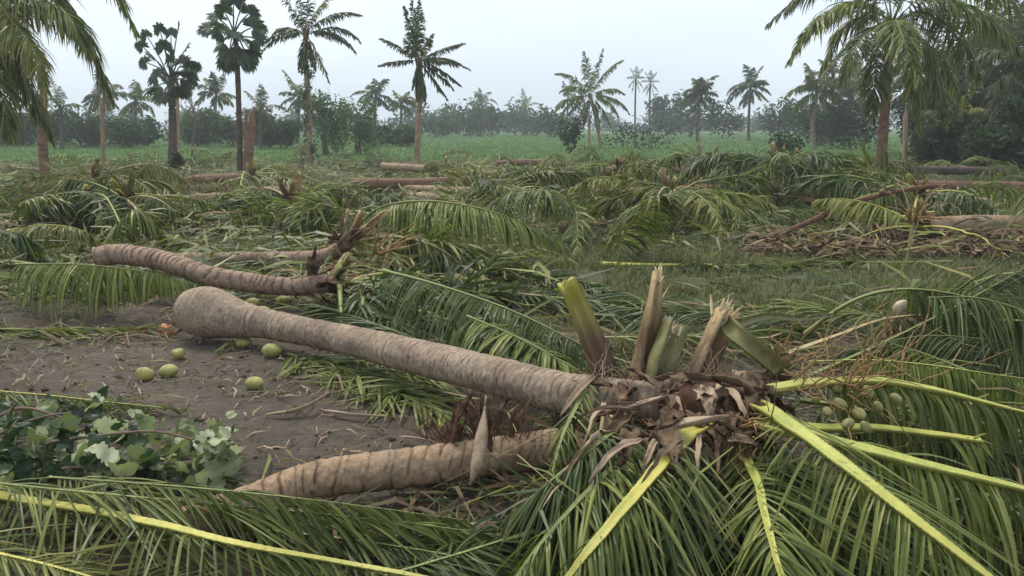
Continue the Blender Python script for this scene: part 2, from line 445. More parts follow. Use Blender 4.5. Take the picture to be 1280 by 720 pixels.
def leaflets(path, rng, t0=0.25, n=60, L0=0.8, w0=0.036, ang=(70, 28), droop=0.5, vee=10, roll=0.0, sides=(1, 1),
             nseg=4, fold=True, jit=8, miss=0.04, floor=True, tend=0.985, zmin=0.012, ang2=None, front=0.0, vee2=None, droop2=1.0, tangle=1.0):
    m = len(path)
    T_, S_, U_ = frames(path)
    roll = math.radians(roll)
    S_, U_ = S_ * math.cos(roll) + U_ * math.sin(roll), U_ * math.cos(roll) - S_ * math.sin(roll)
    out = []
    for sd, on in ((1, sides[0]), (-1, sides[1])):
        if not on: continue
        k = max(2, int(n * on))
        t = np.linspace(t0, tend, k) + rng.uniform(-0.3, 0.3, k) / k * (tend - t0)
        t = t[rng.rand(k) > miss]
        k = len(t)
        s = (t - t0) / (1 - t0)
        f = np.clip(t, 0, 1) * (m - 1)
        i0 = np.clip(np.floor(f).astype(int), 0, m - 2); w = (f - i0)[:, None]
        p = path[i0] * (1 - w) + path[i0 + 1] * w
        T = T_[i0]; S = S_[i0] * sd; U = U_[i0]
        L = L0 * (0.62 + 0.38 * np.sin(np.pi * np.clip(s * 1.1 + 0.05, 0, 1))) * (1 - 0.55 * s ** 3) * rng.uniform(0.82, 1.1, k)
        an = ang if sd == 1 or ang2 is None else ang2
        a = np.radians(an[0] + (an[1] - an[0]) * s + rng.normal(0, jit, k))
        v = np.radians((vee if sd == 1 or vee2 is None else vee2) + rng.normal(0, jit, k))
        d = T * np.cos(a)[:, None] + (S * np.cos(v)[:, None] + U * np.sin(v)[:, None]) * np.sin(a)[:, None]
        ph = rng.uniform(0, 50)
        lf = vnoise(t * 9 + ph, t * 0 + sd * 3.3 + 20) - 0.5
        lf2 = vnoise(t * 26 + ph, t * 0 + sd * 5.1 + 30) - 0.5
        d = nrm(d + T * (lf * 0.9 + lf2 * 0.5)[:, None] * tangle + U * (lf2 * 0.5)[:, None] * tangle)
        brk = np.where(rng.rand(k) < 0.10 * min(1, tangle + .3), rng.randint(1, nseg, k), 99)
        W0 = rng.uniform(0.75, 1.2, k) * w0
        tw = rng.normal(0, 0.35, k)
        rn = np.clip(rng.beta(2, 2.6, k) + (rng.rand(k) > 0.95) * 0.4, 0, 1)
        dr = droop * (1.0 if sd == 1 else droop2) * rng.uniform(0.55, 1.45, k)
        prof = np.interp(np.linspace(0, 1, nseg + 1), [0, 0.12, 0.4, 0.75, 1.0], [0.45, 0.85, 1.0, 0.75, 0.04])
        pts, dirs = [p], [d]
        for q in range(nseg):
            d = nrm(d + np.array([0, 0, -1.0]) * (dr * ((0.35 + 0.9 * q / nseg) * (1 - front) + front * 2.0 * (1 - q / nseg) ** 2) * 4.0 / nseg)[:, None] * 0.55)
            bq = brk == q
            if bq.any(): d = np.where(bq[:, None], nrm(d * 0.5 + np.array([0, 0, -1.0]) + rng.normal(0, 0.4, (k, 3))), d)
            sl = L / nseg
            pn = p + d * sl[:, None]
            if floor:
                fl = gz(pn[:, 0], pn[:, 1]) + zmin + 0.05 * rng.rand(k) ** 2
                hit = pn[:, 2] < fl
                if hit.any():
                    dh = d.copy(); dh[:, 2] = 0
                    hn = np.linalg.norm(dh, axis=1)
                    ra = rng.uniform(0, 6.28, k)
                    alt = np.stack([np.cos(ra), np.sin(ra), 0 * ra], 1)
                    dh = np.where((hn < 0.12)[:, None], nrm(alt * 0.5 + T + dh), dh)
                    dh[:, 2] = 0; dh = nrm(dh)
                    hl = np.sqrt(np.maximum(sl ** 2 - (p[:, 2] - fl) ** 2, (0.35 * sl) ** 2))
                    pg = p + dh * hl[:, None]; pg[:, 2] = fl
                    pn = np.where(hit[:, None], pg, pn); d = np.where(hit[:, None], dh, d)
            p = pn; pts.append(p); dirs.append(d)
        pts = np.stack(pts, 1); dirs = np.stack(dirs, 1)
        Wd = T[:, None] - (T[:, None] * dirs).sum(-1, keepdims=True) * dirs
        Wd = nrm(Wd + U[:, None] * tw[:, None, None])
        Wd = nrm(Wd - (Wd * dirs).sum(-1, keepdims=True) * dirs)
        hw = (W0[:, None] * prof[None]) * 0.5
        nn = np.cross(dirs, Wd)
        if fold:
            mid = pts - nn * (hw * 0.55)[..., None]
            Vv = np.stack([pts - Wd * hw[..., None], mid, pts + Wd * hw[..., None]], 2)
            c = 3
        else:
            Vv = np.stack([pts - Wd * hw[..., None], pts + Wd * hw[..., None]], 2)
            c = 2
        idx = np.arange(k * (nseg + 1) * c).reshape(k, nseg + 1, c)
        Fq = np.stack([idx[:, :-1, :-1], idx[:, :-1, 1:], idx[:, 1:, 1:], idx[:, 1:, :-1]], -1).reshape(-1, 4)
        tt = np.broadcast_to(np.linspace(0, 1, nseg + 1)[None, :, None], (k, nseg + 1, c))
        rr = np.broadcast_to(rn[:, None, None], (k, nseg + 1, c))
        rb = np.zeros((k, nseg + 1, c)); rb[:, :, 1 if c == 3 else 0] = 1.0 if c == 3 else 0.0
        out.append((Vv.reshape(-1, 3), Fq, {'t': tt.reshape(-1), 'rnd': rr.reshape(-1), 'rib': rb.reshape(-1)}))
    return merge(out)

def frond(parent, org, path, seed, leaf='leaf', rach='rachis', pw=0.055, tw=0.008, name='frond', top=None, sides_r=7, rw=(1, 0.62, 0.42), teeth=False, rroll=0.0, **kw):
    """a frond: rachis mesh with its leaflets below it. TOP = (label, category, group) makes it a thing of its own."""
    rng = np.random.RandomState(seed)
    path = np.asarray(path, float)
    n = len(path)
    t0 = kw.get('t0', 0.25)
    tt = np.linspace(0, 1, n)
    w = np.interp(tt, [0, t0 * 0.6, t0 + 0.15, 1], [pw * rw[0], pw * rw[1], pw * rw[2], tw * 0.6])
    h = w * 0.62
    if teeth:
        path_r = catmull(path[::2] if n > 40 else path, 260)
        tt = np.linspace(0, 1, 260)
        w = np.interp(tt, [0, t0 * 0.6, t0 + 0.15, 1], [pw * rw[0], pw * rw[1], pw * rw[2], tw * 0.6]); h = w * 0.62
        saw = (tt * kw.get('n', 60) / (1 - t0)) % 1.0
        w = w * (1 + np.where(tt > t0, 0.22, 0.0) * (saw - 0.5)) * (1 + 0.05 * np.sin(tt * 37 + seed))
        path_r = path_r + (np.stack([vnoise(tt * 14 + seed, tt * 0 + j * 7.7) for j in range(3)], 1) - 0.5) * pw * 0.05
    else:
        path_r = path
    org = np.asarray(org, float)
    Vv, Fs, at = tube(path_r - org, w * 0.5, h * 0.5, sides_r, section=CHANNEL if teeth else None, roll=math.radians(rroll))
    r = put(name, make_mesh('rachis', Vv, Fs, at), M[rach], parent)
    if parent is None:
        r.location = [float(c) for c in org]
        tag(r, *top)
    LV, LF, LA = leaflets(path, rng, **kw)
    put('leaflets', make_mesh('leaflets', LV - org, LF, LA, smooth=False), M[leaf], r, kind='stuff')
    return r

def arch(p0, d, L, droop, n=26, floor=True, rng=None, lift=0.03):
    p = np.array(p0, float); d = nrm(np.array(d, float)); out = [p.copy()]
    ds = L / (n - 1)
    for k in range(n - 1):
        d = nrm(d + np.array([0, 0, -1]) * droop * ds * (0.4 + 1.2 * k / n))
        q = p + d * ds
        if floor:
            f = float(gz(q[0], q[1])) + lift
            if q[2] < f:
                q[2] = f
                if d[2] < 0: d[2] *= 0.15; d = nrm(d)
        p = q; out.append(p.copy())
    return np.array(out)

def trunk_mesh(path, rad, sides=20, ring=0.055, amp=0.010, seed=0, rough=0.006):
    """palm stem: irregular leaf-scar rings, uneven surface; path (n,3), rad (n,)"""
    rng = np.random.RandomState(seed)
    path = np.asarray(path, float); n = len(path)
    T, S, U = frames(path)
    s = np.concatenate([[0], np.cumsum(np.linalg.norm(np.diff(path, axis=0), axis=1))])
    edges = np.cumsum(rng.uniform(0.4, 1.8, int(s[-1] / ring) + 10)) * ring
    edges = np.concatenate([[0], edges])
    deep = rng.uniform(0.25, 1.0, len(edges)) ** 1.3
    a = np.linspace(0, 2 * math.pi, sides, endpoint=False)
    ph = rng.uniform(0, 6.28, 4)
    wob = 0.30 * ring * (np.sin(a + ph[0]) + 0.6 * np.sin(2 * a + ph[1]))
    ss = s[:, None] + wob[None] + 0.6 * ring * (vnoise(a[None] * 1.5 + 9, s[:, None] * 5) - 0.5)
    k = np.clip(np.searchsorted(edges, ss.ravel(), side='right') - 1, 0, len(edges) - 2).reshape(ss.shape)
    f = (ss - edges[k]) / (edges[k + 1] - edges[k])
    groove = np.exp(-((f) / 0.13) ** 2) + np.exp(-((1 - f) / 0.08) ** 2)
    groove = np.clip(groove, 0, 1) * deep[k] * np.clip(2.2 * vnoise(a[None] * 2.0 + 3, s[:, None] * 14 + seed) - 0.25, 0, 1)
    lump = (fbm(a[None] * 1.6 + seed, s[:, None] * 3.1 + seed, 3) - 0.5)
    r = rad[:, None] * (1 + 0.10 * lump) - amp * groove + amp * 0.55 * f + rough * (vnoise(a[None] * 7, s[:, None] * 55) - 0.5)
    Vv = path[:, None] + (S[:, None] * np.cos(a)[None, :, None] + U[:, None] * np.sin(a)[None, :, None]) * r[..., None]
    idx = np.arange(n * sides).reshape(n, sides); nx = np.roll(idx, -1, 1)
    Fq = np.stack([idx[:-1], nx[:-1], nx[1:], idx[1:]], -1).reshape(-1, 4)
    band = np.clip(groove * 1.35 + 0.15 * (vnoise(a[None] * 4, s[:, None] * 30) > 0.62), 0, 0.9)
    return Vv.reshape(-1, 3), [Fq, np.array([idx[0][::-1], idx[-1]])], {'band': band.ravel(), 't': np.repeat(np.linspace(0, 1, n), sides)}

def strip(path, wid, side=None, curl=0.0, cols=4, thick=0.004, jag=0.0, rng=None, tw=0.0):
    """a blade with thickness along a path: widths per point, CURL bends it across"""
    path = np.asarray(path, float); n = len(path)
    wid = np.broadcast_to(np.asarray(wid, float), (n,))
    T, S, U = frames(path)
    if side is not None:
        S = np.asarray(side, float)[None] - (T * np.asarray(side)[None]).sum(1, keepdims=True) * T; S = nrm(S); U = np.cross(S, T)
    if tw:
        aa = np.linspace(0, tw, n)[:, None]
        S, U = S * np.cos(aa) + U * np.sin(aa), U * np.cos(aa) - S * np.sin(aa)
    c = np.linspace(-1, 1, cols + 1)
    Vt = path[:, None] + S[:, None] * (c[None, :, None] * wid[:, None, None] * 0.5) + U[:, None] * ((curl * (c ** 2 - 0.4))[None, :, None] * wid[:, None, None])
    if jag and rng is not None:
        Vt = Vt + rng.normal(0, jag, Vt.shape)
        Vt[-1] += T[-1] * rng.uniform(0, jag * 8, (cols + 1, 1))
    Vb = Vt - U[:, None] * thick
    m = cols + 1
    idx = np.arange(n * m).reshape(n, m); o = n * m
    top = np.stack([idx[:-1, :-1], idx[:-1, 1:], idx[1:, 1:], idx[1:, :-1]], -1).reshape(-1, 4)
    bot = top[:, ::-1] + o
    e = []
    for A, B in ((idx[:-1, 0], idx[1:, 0]), (idx[1:, -1], idx[:-1, -1]), (idx[0, 1:], idx[0, :-1]), (idx[-1, :-1], idx[-1, 1:])):
        e.append(np.stack([A, B, B + o, A + o], -1))
    t = np.repeat(np.linspace(0, 1, n), m)
    return np.vstack([Vt.reshape(-1, 3), Vb.reshape(-1, 3)]), [np.vstack([top, bot] + e)], {'t': np.concatenate([t, t]), 'rnd': np.full(2 * n * m, 0.5)}

def splinters(p, d, n, L, r, rng):
    out = []
    for k in range(n):
        dd = nrm(np.asarray(d) + rng.normal(0, 0.28, 3))
        q = p + rng.normal(0, r, 3)
        l = L * rng.uniform(0.4, 1.2)
        pa = np.array([q - dd * 0.02, q + dd * l * 0.6, q + dd * l])
        out.append(tube(pa, [0.008, 0.006, 0.0008], sides=4))
    return merge(out)

def coconut_part(name, loc, axis, size, mat, parent, rng, calyx=True, grand=None):
    """an ovoid nut with three ridges and its calyx"""
    nr, ns = 12, 16
    ax = nrm(axis); s1 = nrm(np.cross(ax, [0.3, 0.2, 0.9])); s2 = np.cross(ax, s1)
    th = np.linspace(0.02, math.pi - 0.02, nr); a = np.linspace(0, 2 * math.pi, ns, endpoint=False)
    r = np.sin(th)[:, None] * (1 + 0.07 * np.cos(3 * a + 0.4)[None]) * (1 + 0.10 * np.cos(th)[:, None])
    z = -np.cos(th) * 1.4
    Vv = ax * z[:, None, None] + s1 * (r * np.cos(a))[..., None] + s2 * (r * np.sin(a))[..., None]
    Vv = Vv * size
    idx = np.arange(nr * ns).reshape(nr, ns); nx = np.roll(idx, -1, 1)
    F = [np.stack([idx[:-1], nx[:-1], nx[1:], idx[1:]], -1).reshape(-1, 4), np.array([idx[0][::-1], idx[-1]])]
    o = put(name, make_mesh(name, Vv.reshape(-1, 3), F), mat, parent, loc)
    if calyx:
        ps = []
        for k in range(3):
            aa = k * 2.09
            dd = s1 * math.cos(aa) + s2 * math.sin(aa)
            pa = np.array([ax * 1.27, ax * 1.20 + dd * 0.35, ax * 0.98 + dd * 0.66]) * size
            ps.append(strip(pa, np.array([0.35, 0.62, 0.2]) * size, side=np.cross(dd, ax), cols=2, thick=0.05 * size))
        V_, F_, A_ = merge(ps)
        put('calyx', make_mesh('calyx', V_ * 1.02, F_, A_), M['calyx'], o)
    return o

print('helpers ready')
# ------------------------------------------------------------------ far trees, bushes, field
def leaf_cloud(rng, blobs, n, size, gap=0.42):
    tot = sum((b[1][0] * b[1][1] * b[1][2]) ** (2 / 3) for b in blobs)
    C, Rn = [], []
    for c, r in blobs:
        k = max(8, int(n * (r[0] * r[1] * r[2]) ** (2 / 3) / tot))
        d = nrm(rng.normal(0, 1, (k, 3)))
        q = d * (rng.rand(k, 1) ** 0.45)
        q = q * (0.78 + 0.5 * vnoise(d[:, 0] * 2.3 + c[0] * 3 + 40, d[:, 2] * 2.3 + d[:, 1] * 1.7 + c[2] + 40))[:, None]
        pos = np.asarray(c) + q * np.asarray(r)
        keep = vnoise(pos[:, 0] * 1.1 / size * 0.22 + 7, pos[:, 2] * 1.1 / size * 0.22 + pos[:, 1] * 0.3 / size) > gap * rng.rand(k) * 1.4
        C.append(pos[keep])
    C = np.vstack(C); k = len(C)
    a = nrm(rng.normal(0, 1, (k, 3))); b = nrm(np.cross(a, rng.normal(0, 1, (k, 3))))
    s = size * rng.uniform(0.6, 1.4, (k, 1))
    V = np.stack([C - a * s, C - b * s * 0.42 + a * s * 0.1, C + a * s, C + b * s * 0.42 + a * s * 0.1], 1).reshape(-1, 3)
    F = np.arange(4 * k).reshape(k, 4)
    zr = (C[:, 2] - C[:, 2].min()) / max(np.ptp(C[:, 2]), 0.01)
    rn = np.repeat(np.clip(rng.beta(2, 2, k), 0, 1), 4)
    return V, [F], {'rnd': rn, 't': np.tile([0.3, 0.4, 0.8, 0.4], k)}

def bush(label, px, py_base, py_top, wpx, Y, seed, mat='bush', group=None, name='bush', cat='bush', n=900, trunk=True, leaf=None, z0=0.0):
    rng = np.random.RandomState(seed)
    base = P(px, py_base, Y); base[2] = float(gz(base[0], base[1]))
    k = Y / F_PX
    top = P(px, py_top, Y)[2]; w = wpx * k * 0.5; h = top - base[2]
    root = empty(name, base, label, cat, group)
    blobs = []
    for q in range(7):
        cz = rng.uniform(0.30 + z0, 0.80) * h; rr = rng.uniform(0.35, 0.6)
        blobs.append(((rng.uniform(-0.6, 0.6) * w, rng.uniform(-0.5, 0.5) * w, cz), (w * rr, w * rr, min(h * 0.34, h - cz))))
    blobs.append(((0, 0, h * 0.38), (w * 0.75, w * 0.7, h * 0.36)))
    V, F, A = leaf_cloud(rng, blobs, n, leaf or max(0.10, 2.6 * k))
    put('crown', make_mesh('crown', V, F, A, smooth=False), M[mat], root, kind='stuff')
    if trunk:
        for q in range(3 if h < 5 else 1):
            pa = catmull([(rng.uniform(-.2, .2) * w, 0, -0.1), (rng.uniform(-.2, .2) * w, 0, h * 0.35), (rng.uniform(-.4, .4) * w, 0, h * 0.7)], 8)
            Vv, Fs, at = tube(pa, np.linspace(0.02 * h, 0.006 * h, 8), sides=6)
            put('trunk', make_mesh('trunk', Vv, Fs, at), M['twig'], root)
    return root

def standing_palm(label, base, pts, r0, r1, fronds, seed, mat='trunk', leaf='leaf_dark', rach='rachis', L=3.2, name='coconut_palm', cat='palm tree',
                  group=None, nl=56, L0=0.66, w0=0.06, droop=2.3, ld=1.0, extra_y=0.0, nseg=3, nut=False, bole=1.35, lw=1.0):
    """PTS: stem points (px, py) upward at the base's distance. FRONDS: (screen angle, length factor, lean to camera, droop factor) or a list of (px, py, dY)"""
    rng = np.random.RandomState(seed)
    b = G(*base); Yd = b[1]; b[2] = float(gz(b[0], b[1]))
    root = empty(name, b, label, cat, group)
    stem = [b - np.array([0, 0, 0.15])] + [P(x, y, Yd) for x, y in pts]
    n = 70
    pa = catmull(stem, n)
    t = np.linspace(0, 1, n)
    rad = (r0 + (r1 - r0) * t) * (1 + (bole - 1) * np.exp(-t * 14))
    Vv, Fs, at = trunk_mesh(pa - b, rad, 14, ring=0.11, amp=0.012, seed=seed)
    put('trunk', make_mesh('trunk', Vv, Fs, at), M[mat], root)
    top = pa[-1]
    for i, f in enumerate(fronds):
        if isinstance(f, list):
            path = catmull([top] + [P(x, y, Yd + dy) for x, y, dy in f], 26); dr = ld
        else:
            a, lf, lean, df = f
            a = math.radians(a)
            d = (math.cos(a), -lean, math.sin(a))
            path = arch(top - np.array([0, 0, 0.1]) + rng.normal(0, 0.05, 3), d, L * lf, 0.30 * droop * df, 22, floor=True)
            dr = ld * rng.uniform(0.8, 1.3)
        lm, rm = leaf, rach
        if rng.rand() < 0.12: lm = 'leaf_yellow'
        frond(root, b, path, seed * 100 + i, lm, rm, pw=0.09, tw=0.012, t0=0.13, n=nl, L0=L0 * rng.uniform(0.85, 1.1), w0=w0 * lw, ang=(62, 26), droop=dr, vee=4,
              nseg=nseg, fold=False, jit=11, miss=0.10, sides_r=5)
    if nut:
        for i in range(6):
            c = top + rng.normal(0, 0.22, 3) + np.array([0, -0.15, -0.35])
            coconut_part('coconut', c - b, (0.1, 0.1, 1), 0.11, M['husk_green'], root, rng, calyx=False)
    # ragged sheaths at the neck
    for i in range(5):
        a = rng.uniform(0, 6.28); d = np.array([math.cos(a), math.sin(a), 0])
        p = catmull([top - UP * 0.35 + d * r1, top + d * r1 * 1.7, top + UP * 0.3 + d * 0.32], 6)
        Vv, Fs, at = strip(p - b, [0.16, 0.18, 0.15, 0.11, 0.07, 0.03], side=np.cross(d, UP), curl=0.3, cols=2, thick=0.01)
        put('sheath', make_mesh('sheath', Vv, Fs, at), M['sheath'], root)
    return root

def fan_leaf_mesh(p0, d, L, R, rng, nseg=22, spread=250, hang=0.0):
    d = nrm(d); side = nrm(np.cross(d, (UP if rng.rand() < .3 else np.array([0, -1.0, .3])) + rng.normal(0, 0.45, 3))); up = np.cross(side, d)
    end = p0 + d * L - UP * hang * L
    pa = catmull([p0, (p0 + end) / 2 + UP * 0.08 * L, end], 7)
    out = [tube(pa, np.linspace(0.035, 0.02, 7), sides=4)]
    dd = nrm(end - pa[-2])
    for k, a in enumerate(np.radians(np.linspace(-spread / 2, spread / 2, nseg))):
        v = nrm(dd * math.cos(a) + side * math.sin(a) + up * rng.normal(0.05, 0.08) * 1.0 - UP * 0.12)
        l = R * rng.uniform(0.82, 1.08) * (0.8 + 0.2 * math.cos(a / 2))
        wv = nrm(np.cross(v, up)); w = 2.4 * R * math.radians(spread) / nseg * 0.27
        q = np.array([end, end + v * l * 0.6, end + v * l * 0.86 - UP * 0.05 * l, end + v * l - UP * 0.16 * l])
        hw = np.array([0.01, w, w * 0.6, 0.01])[:, None]
        V = np.stack([q - wv * hw, q + up * (hw * 0.35), q + wv * hw], 1).reshape(-1, 3)
        idx = np.arange(12).reshape(4, 3)
        F = np.stack([idx[:-1, :-1], idx[:-1, 1:], idx[1:, 1:], idx[1:, :-1]], -1).reshape(-1, 4)
        out.append((V, F, {'t': np.repeat([0, .5, .8, 1.0], 3), 'rnd': np.full(12, rng.rand())}))
    return merge(out)

def palmyra(label, base, pts, r0, r1, leaves, seed, mat='trunk_dark'):
    """LEAVES: (px, py) of each fan's hub, dY, fan radius"""
    rng = np.random.RandomState(seed)
    b = G(*base); Yd = b[1]; b[2] = float(gz(b[0], b[1]))
    root = empty('palmyra_palm', b, label, 'palm tree')
    pa = catmull([b - UP * 0.15] + [P(x, y, Yd) for x, y in pts], 60)
    t = np.linspace(0, 1, 60)
    Vv, Fs, at = trunk_mesh(pa - b, (r0 + (r1 - r0) * t) * (1 + 0.4 * np.exp(-t * 16)), 12, ring=0.14, amp=0.012, seed=seed)
    put('trunk', make_mesh('trunk', Vv, Fs, at), M[mat], root)
    top = pa[-1]
    for i, (x, y, dy, R) in enumerate(leaves):
        h = P(x, y, Yd + dy)
        s = pa[int(len(pa) * rng.uniform(0.9, 0.995))]
        v = h - s; L = max(np.linalg.norm(v), 0.3)
        V, F, A = fan_leaf_mesh(s - b, v, L, R, rng, hang=0.0)
        put('leaf', make_mesh('leaf', V, F, A, smooth=False), M['fan'], root)
    return root

def broken_stump(label, base, top, r0, r1, seed, mat, group=None, name='palm_stump', shards=7):
    rng = np.random.RandomState(seed)
    b = G(*base); b[2] = float(gz(b[0], b[1])); tp = P(top[0], top[1], b[1])
    root = empty(name, b, label, 'tree stump', group)
    pa = catmull([b - UP * 0.1, (b + tp) / 2 + rng.normal(0, 0.03, 3), tp], 40)
    Vv, Fs, at = trunk_mesh(pa - b, np.linspace(r0, r1, 40), 14, ring=0.1, amp=0.01, seed=seed)
    put('trunk', make_mesh('trunk', Vv, Fs, at), M[mat], root)
    for i in range(shards):
        a = rng.uniform(0, 6.28); d = np.array([math.cos(a), math.sin(a), 0]) * r1 * 0.75
        l = rng.uniform(0.15, 0.6)
        p = np.array([tp + d - UP * 0.3, tp + d * 1.05, tp + d * 1.2 + UP * l])
        Vv, Fs, at = tube(p - b, np.array([0.9, 0.7, 0.08]) * r1 * 0.45, np.array([0.9, 0.7, 0.08]) * r1 * 0.25, sides=5)
        put('splinter', make_mesh('splinter', Vv, Fs, at, smooth=False), M['rachis_tan'] if i % 2 else M[mat], root)
    return root

# --- far wood: one mass along the horizon
rng = np.random.RandomState(5)
parts = []
for k in range(210):
    px = rng.uniform(-420, 1700)
    Y = rng.uniform(185, 290)
    h = rng.uniform(4.5, 8.0) * (1 + 0.25 * math.sin(px * 0.013))
    c = P(px, HOR, Y); w = rng.uniform(2.5, 5.5)
    V, F, A = leaf_cloud(rng, [((c[0], Y, h * 0.45), (w, w, h * 0.42)), ((c[0] + rng.uniform(-2, 2), Y, h * 0.7), (w * 0.6, w * 0.6, h * 0.32)), ((c[0] + rng.uniform(-4, 4), Y, h * 0.25), (w * 1.3, w, h * 0.26))], 230, 0.55, gap=0.2)
    parts.append((V, F, A))
V, F, A = merge(parts)
tag(put('far_wood', make_mesh('far_wood', V, F, A, smooth=False), M['bush']), 'hazy blue green wood along the horizon beyond the field', 'wood', kind='stuff')

# --- nearer belt on the left, each tree or bush its own
belt = [(-30, 118, 90), (22, 124, 70), (78, 116, 52), (112, 128, 60), (158, 126, 64), (182, 120, 44), (252, 118, 58), (286, 126, 52), (336, 122, 44), (352, 132, 60), (470, 134, 60), (500, 140, 62), (20, 138, 90), (140, 140, 90), (240, 142, 90), (345, 142, 80)]
for i, (px, top, w) in enumerate([(x_, t_ + 11 + (i_ * 5) % 13, w_) for i_, (x_, t_, w_) in enumerate(belt)]):
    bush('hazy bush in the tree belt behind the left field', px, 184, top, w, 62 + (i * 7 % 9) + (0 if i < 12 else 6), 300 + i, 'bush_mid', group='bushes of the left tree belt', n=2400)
for i, (px, top, w, Y) in enumerate([(545, 138, 70, 118), (585, 124, 58, 128), (617, 132, 46, 135), (655, 138, 60, 140), (690, 132, 52, 120), (560, 134, 60, 150), (832, 118, 46, 130), (860, 112, 52, 120), (905, 118, 60, 110), (975, 120, 60, 95)]):
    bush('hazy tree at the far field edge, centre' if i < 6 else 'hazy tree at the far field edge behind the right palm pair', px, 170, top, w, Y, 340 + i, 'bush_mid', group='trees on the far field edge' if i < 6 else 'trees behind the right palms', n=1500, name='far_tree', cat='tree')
bush('bright green bamboo-like clump beside the vine-covered palm', 410, 190, 108, 66, 48, 371, 'bush_bright', n=3600, leaf=.11)
bush('lower bright green bush right of the bamboo-like clump', 450, 190, 120, 56, 50, 372, 'bush_bright', n=2600, leaf=.11)
bush('dark round bush at the foot of the short leaning palm', 712, 186, 146, 34, 50, 373, n=800)
bush('dark low shrub at the foot of the left palmyra trunk', 219, 210, 189, 22, 31.5, 374, n=400, trunk=False)
for i, (px, pb, top, w, Y) in enumerate([(1020, 176, 128, 80, 70), (1065, 178, 120, 80, 60), (1160, 190, 96, 110, 46), (1215, 196, 84, 130, 40), (1275, 200, 70, 130, 36), (1300, 205, 110, 120, 30), (1170, 200, 140, 90, 34), (1240, 205, 150, 90, 30)]):
    bush('dark dense bush in the thicket under the right palms', px, pb, top, w, Y, 380 + i, 'bush', group='bushes of the right thicket', n=4200, leaf=0.15)
bush('small dark shrub among debris left of the right palm grove', 985, 188, 162, 60, 42, 389, n=700, leaf=0.12)
bush('grey green brushwood behind the leaning palm', 800, 190, 150, 90, 60, 390, n=900, leaf=0.12)

# --- standing palms
STD = [(92, 1, .1, .5), (75, 1, .3, .8), (108, .95, -.2, .8), (55, 1, .2, 1), (125, 1, .3, 1), (30, 1, -.2, 1), (150, 1, .2, 1), (5, .95, .2, 1), (178, .95, -.1, 1),
       (-15, .9, .3, .7), (195, .9, .2, .7), (-35, .8, .1, .5), (215, .8, .3, .5), (-60, .7, .2, .3), (240, .7, -.2, .3), (80, .9, .9, 1), (100, .9, -.9, 1)]

def pick(seed, n, jit=13):
    r = np.random.RandomState(seed); ids = sorted(r.permutation(len(STD))[:n])
    return [(STD[i][0] + r.normal(0, jit), STD[i][1] * r.uniform(.6, 1.15), STD[i][2] + r.normal(0, .15), STD[i][3] * r.uniform(.8, 1.3)) for i in ids]

palmyra('left palmyra palm with dark trunk and a dense ball of fan leaves', (215, 206), [(216, 160), (214, 95)], 0.19, 0.14,
        [(192, 110, 0, .62), (205, 116, -.3, .6), (226, 108, .2, .62), (235, 98, -.2, .6), (238, 84, .2, .55), (224, 92, -.5, .6), (208, 98, -.5, .6), (196, 96, .4, .55), (212, 106, -.6, .6), (230, 116, .4, .5), (228, 78, .3, .5),
         (182, 78, .1, .36), (178, 58, 0, .36), (183, 44, .2, .36), (200, 38, -.2, .42), (214, 42, .3, .36), (223, 34, 0, .36), (233, 60, .1, .36), (205, 60, -.2, .45), (188, 70, .5, .36), (213, 74, -.4, .5)], 41)
palmyra('slender palmyra palm beside the tall splintered red-brown stump', (300, 216), [(299, 150), (296, 70), (292, 35)], 0.105, 0.085,
        [(262, 34, 0, .5), (272, 22, .2, .42), (280, 14, -.2, .42), (292, 4, .1, .5), (303, 6, -.2, .5), (317, 34, .1, .5), (320, 48, -.2, .45), (287, 62, -.3, .55), (300, 66, -.3, .55), (312, 62, .3, .5), (278, 52, .3, .5), (284, 76, .2, .45),
         (304, 48, -.5, .5), (291, 40, -.5, .5), (310, 76, .1, .42), (312, 16, .3, .4), (276, 40, -.3, .4)], 42)
standing_palm('coconut palm with vine-covered lower stem left of the bare lone palm', (386, 203), [(387, 150), (383, 90), (382, 40)], 0.13, 0.10,
              [(97, 1.0, .1, .2), (84, 1.0, -.2, .2), (110, .9, .2, .4), (40, 1.0, .1, .6), (28, 1.0, .2, .8), (62, .9, -.1, .5), (165, .75, .1, .9), (178, .8, .2, .8), (12, .8, .2, .8), (-62, .85, .1, .2), (-72, .6, .2, .2), (-100, .6, .1, .2), (250, .6, -.2, .2), (15, .9, -.4, .9), (150, .7, -.4, .9)],
              51, 'trunk', L=2.9, nl=60, L0=.6)
standing_palm('lone tall coconut palm with bare pale stem in the middle distance', (521, 204), [(523, 150), (526, 110), (523, 72)], 0.13, 0.09,
              [(95, .95, .1, .05), (88, 1.0, -.1, .05), (102, .9, .2, .1), (142, .75, .1, .5), (178, .7, .1, .5), (27, .85, .1, .4), (3, .95, .1, .6), (14, .8, .3, .9), (-22, .85, .1, .5), (-48, .9, .1, .3), (-30, .8, -.3, .5), (-80, .75, .2, .2), (-95, .7, .1, .2), (-105, .5, .1, .2), (8, .6, .6, .6), (60, .5, .3, .5), (120, .45, -.3, .5)],
              52, 'trunk_tan', L=2.6, nl=64, L0=.5, droop=1.5)
